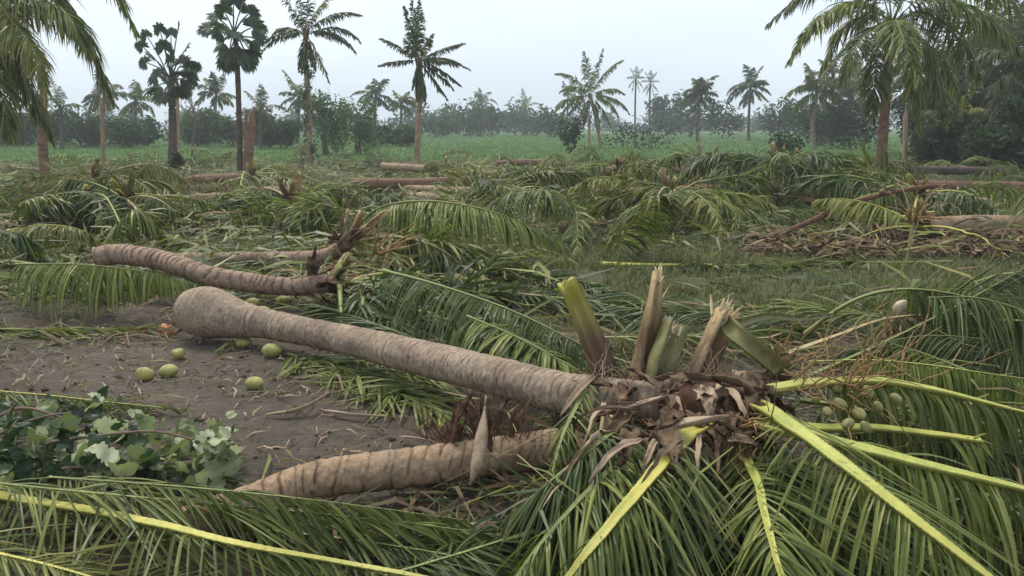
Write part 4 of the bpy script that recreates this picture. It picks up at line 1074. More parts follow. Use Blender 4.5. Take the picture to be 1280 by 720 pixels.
# --- many more fronds of the debris field, each its own thing
rng = np.random.RandomState(77)
marks = [(55, 'the far left stump'), (215, 'the left palmyra'), (310, 'the splintered stump'), (385, 'the vine-covered palm'), (523, 'the lone tall palm'), (640, 'the centre of the field'), (740, 'the short leaning palm'), (850, 'the large green crown'), (950, 'the hazy palm pair'), (1100, 'the large right palm'), (1200, 'the right thicket')]
cnt = {}
for i in range(235):
    px = rng.uniform(-30, 1310); py = 196 + 118 * rng.rand() ** 1.25
    if 190 < px < 400 and 286 < py < 318: continue
    if 700 < px < 1240 and py > 305: continue
    p = G(px, py, 0.0); a = rng.uniform(0, 6.28); Lh = rng.uniform(1.6, 2.9)
    if rng.rand() < 0.55: a = rng.choice([0, math.pi]) + rng.normal(0, .45)
    z1 = rng.uniform(.0, .85) * rng.rand() ** 1.4
    d = np.array([math.cos(a), math.sin(a), 0])
    path = catmull([p + UP * .06, p + d * Lh * .35 + UP * (z1 + .05), p + d * Lh * .7 + UP * (z1 * .8 + .05) + rng.normal(0, .1, 3) * [1, 1, 0], p + d * Lh + UP * .06 + rng.normal(0, .25, 3) * [1, 1, 0]], 26)
    path[:, 2] = np.maximum(path[:, 2], gz(path[:, 0], path[:, 1]) + .03)
    org = path[0].copy(); org[2] = float(gz(org[0], org[1]))
    near = min(marks, key=lambda m_: abs(m_[0] - px))[1]
    row = 'far back' if py < 225 else ('midway' if py < 262 else 'in front')
    lf = rng.choice(['leaf', 'leaf', 'leaf_dark', 'leaf_dark', 'leaf_yellow', 'leaf_dry'], p=[.32, .22, .15, .11, .12, .08])
    colr = {'leaf': 'green', 'leaf_dark': 'dark green', 'leaf_yellow': 'yellowing', 'leaf_dry': 'dry brown'}[lf]
    shape = 'arched' if z1 > .12 else 'flat'
    frond(None, org, path, 7000 + i, leaf=lf, rach=rng.choice(['rachis', 'rachis', 'rachis_tan', 'rachis_lime']), pw=.07, name='palm_frond', top=('%s %s frond %s below %s' % (shape, colr, row, near), 'palm frond', 'loose fronds of the debris field'),
          t0=.12, n=74, L0=rng.uniform(.45, .75), w0=.028, ang=(66, 28), droop=rng.uniform(.6, 1.5), vee=rng.uniform(-15, 15), roll=rng.uniform(-60, 60), nseg=3, fold=False, sides_r=5, jit=14, miss=rng.uniform(.05, .4), tangle=rng.uniform(.5, 2.0))

# --- short broken logs strewn through the debris
rng = np.random.RandomState(91)
for i, (x0_, y0_, x1_, y1_, r_, m_, lab) in enumerate([
    (560, 219, 640, 217, .13, 'trunk_tan', 'short tan log right of the lone tall palm'), (150, 240, 232, 243, .11, 'trunk_pale', 'pale log below the left palmyra'),
    (640, 228, 700, 224, .12, 'trunk_red', 'red-brown log left of the mounded crown'), (330, 238, 420, 242, .10, 'trunk_tan', 'tan log below the vine-covered palm'),
    (1010, 244, 1090, 240, .12, 'trunk_pale', 'pale log left of the large right palm'), (1110, 262, 1215, 256, .10, 'trunk_tan', 'tan log below the large right palm'),
    (880, 222, 955, 226, .12, 'trunk_tan', 'tan log between the two dark mounded crowns'), (40, 252, 125, 247, .11, 'trunk_red', 'red-brown log left of the brown palm heart'),
    (505, 246, 575, 249, .09, 'trunk_pale', 'thin pale log behind the large arching frond'), (700, 284, 755, 279, .09, 'trunk_red', 'red-brown log end left of the pale green upright frond'),
    (230, 250, 300, 246, .10, 'trunk_tan', 'tan log left of the yellow-green palm heart'), (620, 205, 690, 203, .14, 'trunk_red', 'far red-brown log before the leaning palm')]):
    q = catmull([G(x0_, y0_, r_ + .05), G((x0_ + x1_) / 2, (y0_ + y1_) / 2 - 1, r_ + .08), G(x1_, y1_, r_ + .05)], 60)
    o_ = q[0].copy(); o_[2] = 0
    rt = empty('palm_log', o_, lab, 'log', 'broken palm logs')
    Vv, Fs, at = trunk_mesh(q - o_, np.linspace(r_, r_ * .85, 60), 14, .09, .012, 900 + i)
    put('trunk', make_mesh('trunk', Vv, Fs, at), M[m_], rt)
    V, F, A = splinters(q[-1] - o_, nrm(q[-1] - q[-3]), 9, .3, r_ * .5, rng)
    put('splinters', make_mesh('splinters', V, F, A, smooth=False), M['raw_wood'], rt, kind='stuff')

rng = np.random.RandomState(93)
for i, (x_, y_, lab) in enumerate([(862, 232, 'orange-brown flower tassel on the large green crown'), (955, 212, 'orange-brown flower tassel by the dark mounded crown'), (770, 206, 'tan flower tassel right of the leaning palm'), (118, 214, 'straw-coloured tassel under the far left stump'),
                                   (372, 238, 'straw-coloured tassel behind the reddish trunk'), (470, 318, 'orange-brown tassel at the crown behind the pinkish trunk'), (1035, 215, 'yellow-brown tassel left of the large right palm'), (600, 236, 'tan tassel at the end of the paired trunks'), (1140, 278, 'yellow tassel beside the shaggy pale trunk')]):
    p_ = G(x_, y_, .45); o_ = p_.copy(); o_[2] = 0
    rt = empty('flower_tassel', o_, lab, 'flower stalk', 'torn palm flower tassels')
    d_ = rng.normal(0, .5, 3) + [.2, -.3, .6]
    V, F, A = strands(18, p_, d_, .42 if y_ > 300 else .6, rng, .6, .009 if y_ > 300 else .014, .9, wav=.05)
    put('strands', make_mesh('strands', V - o_, F, A), M['strand'], rt, kind='stuff')
    q = arch(p_ - UP * .4, UP + d_ * .3, .5, .1, 8)
    Vv, Fs, at = tube(q - o_, np.linspace(.03, .015, 8), sides=6)
    put('stalk', make_mesh('stalk', Vv, Fs, at), M['rachis_tan'], rt)

# --- brown diagonal branch and small debris
pa = catmull(gp([(955, 300, .08), (1010, 278, .3), (1070, 252, .55), (1140, 236, .75), (1180, 232, .8)]), 24)
org = pa[0].copy(); org[2] = 0
br = empty('broken_branch', org, 'long reddish-brown branch slanting up behind the clear grass on the right', 'branch')
Vv, Fs, at = tube(pa - org, np.linspace(.05, .03, 24) * (1 + .15 * np.sin(np.arange(24))), sides=8)
put('stem', make_mesh('stem', Vv, Fs, at), M['trunk_red'] if False else M['fibre'], br)
rng = np.random.RandomState(88)
for k in range(7):
    s = pa[rng.randint(4, 20)]
    Vv, Fs, at = tube(arch(s, rng.normal(0, 1, 3) * [1, .6, .3] + [-.6, 0, .2], rng.uniform(.4, 1.1), .4, 8) - org, np.linspace(.016, .004, 8), sides=5)
    put('side_branch', make_mesh('side_branch', Vv, Fs, at), M['fibre'], br)

# leaf litter: torn leaflets and straw all over the plain (uncountable)
def litter(n, sampler, mats, seed, L=(.08, .45), w=(.008, .022), zr=.10, name='leaf_litter', label='', lift=.01):
    rng = np.random.RandomState(seed)
    p = sampler(rng, n); k = len(p)
    a = rng.uniform(0, 6.28, k); d = np.stack([np.cos(a), np.sin(a), rng.normal(0, .22, k)], 1)
    l = rng.uniform(*L, k); ww = rng.uniform(*w, k)
    base = np.concatenate([p, (gz(p[:, 0], p[:, 1]) + lift + zr * rng.rand(k) ** 2)[:, None]], 1)
    bend = rng.normal(0, .18, (k, 3)) * l[:, None]
    q = np.stack([base - d * l[:, None] * .5, base + bend * .4 + UP * .02, base + d * l[:, None] * .5], 1)
    q[..., 2] = np.maximum(q[..., 2], gz(q[..., 0], q[..., 1]) + .006)
    s = np.stack([-d[:, 1], d[:, 0], rng.normal(0, .5, k)], 1)
    hw = np.stack([ww * .4, ww, ww * .15], 1)[..., None] * .5
    V = np.stack([q - s[:, None] * hw, q + s[:, None] * hw], 2).reshape(-1, 3)
    i = np.arange(k)[:, None] * 6
    F = np.vstack([i + np.array([[0, 1, 3, 2]]), i + np.array([[2, 3, 5, 4]])])
    me = make_mesh(name, V, F, {'rnd': np.repeat(rng.rand(k), 6), 't': np.tile([.2, .2, .5, .5, .9, .9], k)}, smooth=False)
    for m in mats: me.materials.append(M[m])
    me.polygons.foreach_set('material_index', np.tile(rng.randint(0, len(mats), k), 2).astype(np.int32)); me.update()
    return tag(put(name, me, None), label, 'litter', kind='stuff')

def view_sampler(y0, y1, pw=1.0, cond=None):
    def f(rng, n):
        Y = y0 * (y1 / y0) ** (rng.rand(n) ** pw); x = rng.uniform(-.95, .95, n) * Y
        p = np.stack([x, Y], 1)
        return p[cond(p[:, 0], p[:, 1], rng)] if cond else p
    return f
clear = lambda x, y, rng: ~(((x > .5) & (y > 7.6) & (y < 11.0)) & (rng.rand(len(x)) > .10)) & ~((np.hypot((x + 1.9) / 2.1, (y - 4.7) / 1.5) < 1) & (rng.rand(len(x)) > .05))
litter(15000, view_sampler(7.5, 40, .9, clear), ['leaf', 'leaf_dark', 'leaf', 'leaf_dry', 'leaf_yellow', 'leaf', 'leaf_dark', 'leaf'], 31, L=(.2, .8), w=(.02, .05), zr=.30, label='torn green leaflets strewn over the debris field')
litter(6500, view_sampler(3.0, 8, 1, clear), ['leaf', 'leaf_dark', 'leaf_dry', 'leaf_dry'], 32, L=(.10, .5), w=(.008, .02), zr=.06, name='leaf_litter', label='torn leaflets and straw on the near ground')
litter(1500, lambda rng, n: np.stack([rng.uniform(-3.8, .2, n), rng.uniform(3.3, 6.4, n)], 1), ['leaf_dry', 'sheath_pale', 'leaf_dry', 'leaf_yellow'], 33, L=(.03, .14), w=(.005, .016), zr=.004, name='straw_bits', label='pale straw bits and chips on the bare soil')
def box_s(a, b, y0, y1):
    def f(rng, n):
        q = np.array([G(rng.uniform(a, b), rng.uniform(y0, y1)) for _ in range(n)]); return q[:, :2]
    return f
litter(1500, box_s(930, 1290, 294, 322), ['leaf_dry', 'sheath', 'leaf_dry', 'sheath'], 34, L=(.15, .6), w=(.02, .05), zr=.14, name='dry_leaf_heap', label='heap of dry brown leaves along the far side of the clear grass')
litter(500, box_s(40, 240, 236, 262), ['leaf_dry', 'sheath', 'leaf_dry', 'leaf'], 35, L=(.2, .7), w=(.03, .07), zr=.4, name='dry_leaf_heap', label='dry brown leaves heaped around the trunk at the left edge')
litter(500, box_s(400, 520, 318, 372), ['leaf_dry', 'strand', 'leaf_yellow', 'leaf_dry'], 36, L=(.08, .35), w=(.008, .022), zr=.14, name='dry_leaf_heap', label='orange-brown flower debris at the end of the pinkish trunk')
# clods on the bare soil
rng = np.random.RandomState(55)
n = 1500
c = np.stack([rng.uniform(-3.9, .4, n), rng.uniform(3.2, 6.6, n)], 1)
c = c[vnoise(c[:, 0] * 2.2, c[:, 1] * 2.2) > .42]
sz = .004 + .022 * rng.rand(len(c)) ** 4
oc_ = np.array([(1, 0, 0), (0, 1, 0), (-1, 0, 0), (0, -1, 0), (0, 0, .8), (0, 0, -.6)], float)
V = (oc_[None] * rng.uniform(.6, 1.3, (len(c), 6, 1))) * sz[:, None, None]
V[..., 0] += c[:, None, 0]; V[..., 1] += c[:, None, 1]; V[..., 2] += (gz(c[:, 0], c[:, 1]) + sz * .2)[:, None]
tf = np.array([(0, 1, 4), (1, 2, 4), (2, 3, 4), (3, 0, 4), (1, 0, 5), (2, 1, 5), (3, 2, 5), (0, 3, 5)])
F = (np.arange(len(c))[:, None, None] * 6 + tf[None]).reshape(-1, 3)
tag(put('soil_clods', make_mesh('soil_clods', V.reshape(-1, 3), F, {'grass': np.zeros(len(c) * 6)}), M['ground']), 'small clods scattered over the bare soil', 'soil', kind='stuff')
# ------------------------------------------------------------------ foreground: the long felled palm with its torn crown
rng = np.random.RandomState(1001)
stem = gp([(236, 388, .235), (262, 391, .235), (300, 399, .215), (345, 407, .20), (420, 422, .22), (520, 446, .27), (620, 470, .32), (700, 490, .36), (770, 500, .40), (830, 505, .44)])
ORG = G(262, 425); ORG[2] = 0.0
A_ = empty('felled_palm', ORG, 'long felled coconut palm with swollen bole and torn crown in the foreground', 'felled palm', 'felled coconut palms')
npt = 420
pa = catmull(stem, npt)
s = np.concatenate([[0], np.cumsum(np.linalg.norm(np.diff(pa, axis=0), axis=1))])
rad = np.interp(s, [0, .06, .16, .32, .50, .75, 1.2, 2.6, 4.2], [.145, .196, .216, .195, .148, .114, .101, .108, .104])
k = np.ones(25) / 25
rad = np.convolve(np.pad(rad, 12, mode='edge'), k, 'valid')
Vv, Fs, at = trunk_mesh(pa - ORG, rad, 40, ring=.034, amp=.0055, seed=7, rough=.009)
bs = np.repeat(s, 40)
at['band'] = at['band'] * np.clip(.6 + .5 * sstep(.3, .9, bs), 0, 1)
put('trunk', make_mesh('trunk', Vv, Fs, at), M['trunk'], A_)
# root ends under the bole
for k in range(26):
    a = rng.uniform(0, 6.28); T0 = nrm(pa[0] - pa[6]); S0 = nrm(np.cross(T0, UP)); U0 = np.cross(S0, T0)
    p = pa[2] + (S0 * math.cos(a) + U0 * math.sin(a)) * rng.uniform(.02, .15)
    Vv, Fs, at = tube(arch(p, T0 + rng.normal(0, .4, 3), rng.uniform(.05, .16), 2.0, 6, lift=.01) - ORG, np.linspace(.010, .004, 6), sides=5)
    put('root', make_mesh('root', Vv, Fs, at), M['fibre'], A_)

HEART = G(850, 505, .45)
# dry sheaths round the heart
for k in range(120):
    px = rng.uniform(728, 960); py = rng.uniform(472, 552)
    z = .36 + .12 * (1 - abs(px - 850) / 130) + rng.uniform(-.12, .12) - (py - 500) * .0012
    p = G(px, py, z)
    d = (p - HEART) * 1.2 + rng.normal(0, .35, 3) + np.array([.1, -.2, .05]); d[2] *= .45; d = nrm(d)
    sheath_blade(A_, ORG, p, d, *((rng.uniform(.12, .34), rng.uniform(.018, .05)) if k % 2 else (rng.uniform(.12, .24), rng.uniform(.07, .13))), rng, rng.choice(['sheath', 'sheath', 'sheath', 'sheath', 'sheath_pale', 'sheath_pale']), droop=1.2)
for (pts, w, m) in [([(880, 560, .42), (905, 600, .30), (915, 655, .12)], .075, 'sheath'), ([(830, 538, .50), (865, 528, .54), (910, 520, .52)], .075, 'sheath_pale'), ([(775, 512, .46), (800, 505, .5), (850, 490, .52)], .04, 'sheath_pale'),
                    ([(745, 468, .52), (720, 492, .50), (700, 520, .44)], .035, 'spathe'), ([(890, 470, .55), (930, 480, .56), (950, 500, .5)], .10, 'sheath'), ([(800, 480, .5), (850, 470, .56), (900, 478, .52)], .11, 'sheath'),
                    ([(930, 545, .42), (925, 590, .32), (935, 640, .15)], .05, 'sheath')]:
    q = catmull(gp(pts), 9)
    Vv, Fs, at = strip(q - ORG, np.interp(np.linspace(0, 1, 9), [0, .3, .7, 1], [w * .6, w, w * .9, w * .2]), curl=.35, cols=4, thick=.005, tw=.5)
    put('sheath', make_mesh('sheath', Vv, Fs, at), M[m], A_)
# brown fibre net filling the heart
parts = []
for k in range(16):
    p = G(rng.uniform(740, 950), rng.uniform(480, 560), rng.uniform(.25, .45))
    parts.append(strands(12, p, rng.normal(0, 1, 3) * [1, .6, .5], .25, rng, .8, .0035, 1.0))
V, F, A = merge(parts)
put('fibre_net', make_mesh('fibre_net', V - ORG, F, A), M['fibre'], A_, kind='stuff')
# a solid dark core under the sheaths
cpa = catmull([G(800, 503, .40), G(850, 506, .42), G(915, 508, .42), G(950, 510, .40)], 20)
Vv, Fs, at = trunk_mesh(cpa - ORG, np.interp(np.linspace(0, 1, 20), [0, .5, 1], [.12, .125, .06]), 24, .05, .015, 8)
put('crown_heart', make_mesh('crown_heart', Vv, Fs, at), M['fibre'], A_)
# snapped petioles
stub(A_, ORG, gp([(755, 470, .50), (738, 425, .66), (722, 385, .80), (708, 356, .92)]), .125, .085, 'stub', rng, jag=.004, depth=.7)
stub(A_, ORG, gp([(800, 480, .48), (806, 440, .62), (815, 395, .80), (822, 350, .95)]), .13, .035, 'stub_brown', rng, jag=.012, split=9, depth=.75)
stub(A_, ORG, gp([(818, 480, .50), (826, 448, .62), (838, 412, .74)]), .125, .125, 'stub_olive', rng, jag=.010, split=12, depth=.75)
stub(A_, ORG, gp([(868, 480, .48), (882, 445, .60), (902, 400, .76)]), .12, .11, 'stub_brown', rng, jag=.014, split=34, depth=.75)
stub(A_, ORG, gp([(905, 402, .76), (930, 425, .70), (958, 448, .60), (985, 470, .50)]), .08, .11, 'stub_olive', rng, jag=.004, split=4, depth=.3)
stub(A_, ORG, gp([(760, 515, .42), (757, 540, .36), (755, 560, .30)]), .07, .10, 'raw_wood', rng, jag=.006, depth=.4)
stub(A_, ORG, gp([(920, 405, .74), (960, 395, .72), (1000, 398, .66), (1040, 394, .60)]), .05, .02, 'stub_olive', rng, jag=.004, depth=.3)
V, F, A = merge([strands(14, G(x_, 478, .50), (rng.normal(0, .3), -.1, 1.0), .20, rng, .45, .0028, 1.6, wav=.06) for x_ in (752, 800, 822, 868, 900)])
put('fibre_net', make_mesh('fibre_net', V - ORG, F, A), M['sheath_pale'], A_, kind='stuff')
# live fronds of the torn crown
FR = dict(rach='rachis_lime', leaf='leaf', nseg=6, fold=True, sides_r=10, rw=(1.35, .95, .70), front=1.0, vee2=28, droop2=.55, tangle=.4, teeth=True)
frond(A_, ORG, catmull(gp([(890, 492, .42), (945, 506, .48), (1000, 540, .52), (1060, 585, .50), (1130, 640, .46), (1200, 695, .40), (1290, 765, .30), (1370, 835, .18)]), 60), 1, pw=.104, tw=.034, t0=.20, n=71, L0=.62, w0=.014, ang=(66, 44), ang2=(40, 24), droop=.95, vee=10, miss=.02, jit=5, **FR)
frond(A_, ORG, catmull(gp([(950, 530, .46), (1010, 545, .48), (1080, 562, .47), (1170, 585, .44), (1280, 612, .38), (1400, 645, .25)]), 60), 2, pw=.094, tw=.03, t0=.26, n=69, L0=.55, w0=.016, ang=(72, 45), ang2=(40, 24), droop=1.3, vee=0, miss=.03, jit=6, **FR)
frond(A_, ORG, catmull(gp([(890, 498, .42), (955, 488, .50), (1010, 480, .54), (1090, 476, .56), (1160, 486, .54), (1240, 505, .48), (1330, 528, .40)]), 60), 3, pw=.088, tw=.028, t0=.34, n=60, L0=.5, w0=.016, ang=(74, 45), ang2=(44, 24), droop=1.4, vee=0, miss=.03, jit=6, **FR)
frond(A_, ORG, catmull(gp([(930, 525, .38), (1020, 535, .40), (1090, 535, .40), (1160, 542, .40), (1228, 551, .38)]), 30), 4, pw=.06, tw=.06, t0=.85, n=6, L0=.3, w0=.02, ang=(60, 35), droop=1.0, vee=0, **FR)
frond(A_, ORG, catmull(gp([(885, 525, .46), (850, 555, .46), (810, 600, .43), (770, 648, .38), (735, 690, .32), (700, 735, .22), (660, 790, .10)]), 60), 5, pw=.082, tw=.034, t0=.22, n=73, L0=.55, w0=.015, ang=(70, 45), droop=1.6, vee=6, miss=.02, jit=8, **{**FR, 'rach': 'rachis_yellow'})
frond(A_, ORG, catmull(gp([(915, 540, .38), (945, 600, .36), (955, 640, .32), (968, 690, .28), (985, 750, .2)]), 40), 6, pw=.055, tw=.03, t0=.15, n=60, L0=.6, w0=.015, ang=(66, 35), droop=.9, vee=5, jit=10, **FR)
frond(A_, ORG, catmull(gp([(800, 560, .34), (760, 590, .34), (710, 640, .28), (660, 700, .18), (620, 760, .08)]), 50), 7, pw=.04, tw=.01, t0=.05, n=85, L0=.62, w0=.015, ang=(58, 25), droop=1.0, vee=0, jit=14, **{**FR, 'rach': 'rachis', 'leaf': 'leaf'})
frond(A_, ORG, catmull(gp([(780, 530, .40), (740, 560, .40), (690, 600, .32), (640, 640, .18)]), 40), 8, pw=.035, tw=.01, t0=.05, n=85, L0=.52, w0=.014, ang=(60, 25), droop=1.2, vee=0, jit=16, **{**FR, 'rach': 'rachis', 'leaf': 'leaf_dark'})
frond(A_, ORG, catmull(gp([(870, 560, .34), (850, 610, .30), (840, 670, .24), (850, 740, .15)]), 40), 9, pw=.04, tw=.01, t0=.05, n=85, L0=.6, w0=.015, ang=(55, 25), droop=1.2, vee=0, jit=16, **{**FR, 'rach': 'rachis', 'leaf': 'leaf_dark'})
frond(A_, ORG, catmull(gp([(960, 560, .30), (1040, 630, .26), (1110, 700, .2), (1180, 780, .1)]), 40), 10, pw=.04, tw=.01, t0=.05, n=85, L0=.6, w0=.015, ang=(55, 25), droop=1.0, vee=0, jit=14, **{**FR, 'rach': 'rachis', 'leaf': 'leaf'})
frond(A_, ORG, catmull(gp([(900, 570, .26), (930, 640, .2), (1000, 720, .15), (1050, 790, .1)]), 40), 11, pw=.04, tw=.01, t0=.05, n=85, L0=.6, w0=.015, ang=(55, 25), droop=1.0, vee=0, jit=16, **{**FR, 'rach': 'rachis', 'leaf': 'leaf_dark'})
frond(A_, ORG, catmull(gp([(1000, 500, .40), (1080, 512, .36), (1170, 540, .32), (1290, 575, .25)]), 40), 12, pw=.04, tw=.01, t0=.15, n=85, L0=.55, w0=.014, ang=(60, 30), droop=1.1, vee=0, jit=12, **{**FR, 'rach': 'rachis', 'leaf': 'leaf_dark'})
# young frond of shredded pale leaflets, left of the heart
frond(A_, ORG, catmull(gp([(742, 470, .50), (722, 505, .47), (703, 545, .42), (690, 590, .34)]), 30), 13, pw=.032, tw=.012, t0=.15, n=34, L0=.22, w0=.014, ang=(40, 20), droop=.9, vee=10, jit=18, **{**FR, 'rach': 'rachis', 'leaf': 'leaf'})
# flower stalks and fruit bunch
V, F, A = merge([strands(16, G(1060, 490, .56), (.3, -.6, .6), .34, rng, .7, .004, 1.2, wav=.05), strands(14, G(1000, 478, .55), (.6, -.3, .5), .45, rng, .5, .004, .9, wav=.05), strands(9, G(965, 470, .5), (.5, -.1, 1.0), .42, rng, .5, .0045, .9, wav=.05), strands(10, G(1040, 480, .52), (.2, -.1, 1.0), .40, rng, .6, .004, .8, wav=.05), strands(12, G(1085, 482, .52), (.6, -.2, .5), .38, rng, .6, .004, 1.0, wav=.05), strands(10, G(1110, 470, .5), (.4, .3, .8), .42, rng, .7, .0035, .8, wav=.05)])
put('flower_stalks', make_mesh('flower_stalks', V - ORG, F, A), M['strand'], A_, kind='stuff')
V, F, A = merge([strands(14, G(925, 530, .46), (-.1, -.7, -.1), .26, rng, .45, .0055, 1.3, wav=.05), strands(9, G(955, 540, .44), (-.4, -.6, -.3), .22, rng, .35, .006, 1.2, wav=.04), strands(6, G(930, 560, .42), (.1, -.6, -.5), .26, rng, .4, .005, 1.0, wav=.04)])
put('flower_stalks', make_mesh('flower_stalks', V - ORG, F, A), M['strand'], A_, kind='stuff')
fb = bpy.data.objects.new('fruit_bunch', None); COL.objects.link(fb); fb.parent = A_; fb['label'] = 'bunch of small green coconuts'
for i, (x, y, z, sz) in enumerate([(1050, 505, .52, .043), (1074, 518, .50, .046), (1085, 490, .55, .040), (1120, 498, .53, .036), (1060, 530, .48, .040), (1034, 515, .50, .034), (1098, 508, .52, .032), (1106, 478, .54, .028), (1046, 486, .53, .030), (1082, 534, .47, .036), (1020, 500, .5, .028)]):
    coconut_part('coconut', G(x, y, z) - ORG, rng.normal(0, 1, 3), sz * .58, M['husk_green'], fb, rng)

# ------------------------------------------------------------------ second near trunk with its red-brown fibrous end
stemC = gp([(225, 662, .085), (320, 628, .10), (400, 599, .14), (500, 586, .145), (590, 574, .15), (655, 566, .16), (700, 560, .17)])
oc = G(310, 640); oc[2] = 0
C_ = empty('felled_palm', oc, 'short tan felled trunk with coarse rings and red-brown fibrous end, nearest the viewer', 'felled palm', 'felled coconut palms')
pa = catmull(stemC, 300)
Vv, Fs, at = trunk_mesh(pa - oc, np.linspace(.082, .092, 300), 36, ring=.06, amp=.007, seed=17, rough=.009)
put('trunk', make_mesh('trunk', Vv, Fs, at), M['trunk_tan'], C_)
for k in range(15):
    x = rng.uniform(545, 650)
    p = G(x, rng.uniform(545, 566), .2)
    d = np.array([rng.normal(0, .25), rng.normal(.1, .2), 1.0])
    sheath_blade(C_, oc, p, d, rng.uniform(.10, .26), rng.uniform(.03, .075), rng, 'fibre' if rng.rand() < .8 else 'sheath', droop=.5, floor=False)
V, F, A = merge([strands(16, G(x, 552, .22), (rng.normal(0, .3), 0, 1.0), .22, rng, .5, .003, 1.4) for x in (550, 575, 600, 625, 650)])
put('fibre_net', make_mesh('fibre_net', V - oc, F, A), M['fibre'], C_, kind='stuff')
# tan boat-shaped spathe leaning on it
q = catmull([G(606, 508, .40), G(604, 530, .37), G(600, 560, .30), G(595, 585, .24), G(588, 606, .17)], 14)
os_ = G(590, 620); os_[2] = 0
sp = empty('flower_spathe', os_, 'pale tan boat-shaped spathe leaning on the short tan trunk', 'spathe')
Vv, Fs, at = strip(q - os_, np.interp(np.linspace(0, 1, 14), [0, .2, .5, .8, 1], [.006, .020, .062, .055, .008]), side=(1, .2, 0), curl=.28, cols=6, thick=.006)
put('blade', make_mesh('blade', Vv, Fs, at), M['spathe'], sp)
Vv, Fs, at = tube(np.array([q[0] - os_, q[0] - os_ + np.array([.005, .01, .05])]), [.005, .004], sides=6)
put('stalk', make_mesh('stalk', Vv, Fs, at), M['rachis_tan'], sp)

# ------------------------------------------------------------------ near fronds along the lower edge and on the right
NF = dict(nseg=6, fold=True, sides_r=10, teeth=True, front=.95)
loose('near frond with bright yellow rachis along the lower left', [(-60, 610, .12), (20, 624, .15), (110, 638, .17), (200, 656, .24), (300, 680, .24), (420, 702, .15), (520, 720, .13), (680, 755, .08)], 701, n=70, L0=.60, w0=.014, ang=(60, 40), ang2=(22, 14), droop=.5, vee=2, t0=.02, pw=.062, tw=.024, rw=(1, .95, .8), tangle=.35, rach='rachis_yellow', leaf='leaf', jit=5, miss=.02, **NF)
loose('near frond with green rachis behind the yellow one, leaflets sweeping right', [(-120, 588, .12), (0, 604, .20), (160, 620, .24), (340, 636, .22), (520, 655, .14), (640, 672, .07)], 702, n=90, L0=.66, w0=.014, ang=(34, 14), droop=.4, vee=10, t0=.02, pw=.03, rach='rachis', leaf='leaf', jit=8, miss=.02, **NF)
loose('thin green frond draped over the left end of the short tan trunk', [(60, 596, .20), (200, 606, .28), (330, 618, .28), (450, 632, .22), (580, 650, .12)], 708, n=75, L0=.42, w0=.013, ang=(30, 14), droop=.6, vee=5, t0=.02, pw=.022, rach='rachis', leaf='leaf', jit=8, **NF)
loose('yellowing frond cut by the lower left corner', [(-160, 662, .14), (-40, 684, .16), (60, 706, .16), (190, 745, .12), (320, 790, .08)], 703, n=70, L0=.55, w0=.015, ang=(48, 25), droop=.5, vee=8, t0=.02, pw=.035, rach='rachis_yellow', leaf='leaf_yellow', jit=10, **NF)
loose('frond lying between the yellow one and the torn crown at the bottom', [(300, 660, .05), (420, 672, .08), (540, 690, .08), (660, 715, .05)], 704, n=80, L0=.6, w0=.014, ang=(40, 18), droop=.4, vee=6, t0=.02, pw=.03, rach='rachis', leaf='leaf_dark', jit=10, **NF)
loose('dark frond at the lower edge left of the torn crown', [(480, 720, .04), (580, 690, .10), (680, 660, .12), (760, 640, .08)], 705, n=80, L0=.6, w0=.015, ang=(50, 20), droop=.6, vee=6, t0=.02, pw=.03, rach='rachis', leaf='leaf_dark', jit=14, **NF)
loose('frond with pale rachis at the left edge above the broad-leaved branch', [(-120, 478, .16), (-20, 487, .17), (60, 494, .16), (130, 502, .12), (230, 512, .05)], 706, n=60, L0=.42, w0=.014, ang=(38, 14), droop=.5, vee=5, t0=.02, pw=.030, rach='rachis_yellow', leaf='leaf', jit=9, **NF)
loose('dull frond lying under the broad-leaved branch', [(-100, 560, .04), (40, 572, .06), (160, 588, .06), (290, 604, .04)], 707, n=60, L0=.55, w0=.014, ang=(36, 14), droop=.5, vee=5, t0=.02, pw=.025, rach='rachis_tan', leaf='leaf_dark', jit=10, **NF)
# pile on the right
loose('broad green petiole bowed over the right-hand pile', [(1005, 418, .12), (1050, 385, .35), (1095, 366, .48), (1150, 362, .50), (1220, 374, .44), (1300, 398, .34)], 711, n=60, L0=.62, w0=.019, ang=(45, 25), droop=1.3, vee=0, t0=.48, pw=.075, tw=.02, rach='rachis', leaf='leaf_dark', jit=10, **NF)
loose('long dark frond of the right pile pointing up at the edge', [(1010, 470, .1), (1100, 430, .22), (1200, 380, .42), (1300, 325, .66)], 712, n=80, L0=.75, w0=.019, ang=(34, 14), droop=.5, vee=10, t0=.25, pw=.04, rach='rachis', leaf='leaf_dark', jit=10, **NF)
loose('frond of the right pile with leaflets hanging in a row', [(1010, 452, .25), (1090, 450, .36), (1160, 456, .40), (1230, 466, .38), (1330, 480, .30)], 713, n=90, L0=.42, w0=.014, ang=(84, 60), droop=1.8, vee=-30, t0=.2, pw=.03, tw=.012, rach='rachis_lime', leaf='leaf', jit=4, **NF)
loose('tan dry petiole with yellow frond under the right pile', [(985, 442, .10), (1050, 418, .22), (1110, 398, .30), (1180, 396, .28), (1290, 420, .16)], 714, n=50, L0=.45, w0=.02, ang=(40, 18), droop=.8, vee=0, t0=.4, pw=.055, rach='rachis_tan', leaf='leaf_dry', jit=12, **NF)
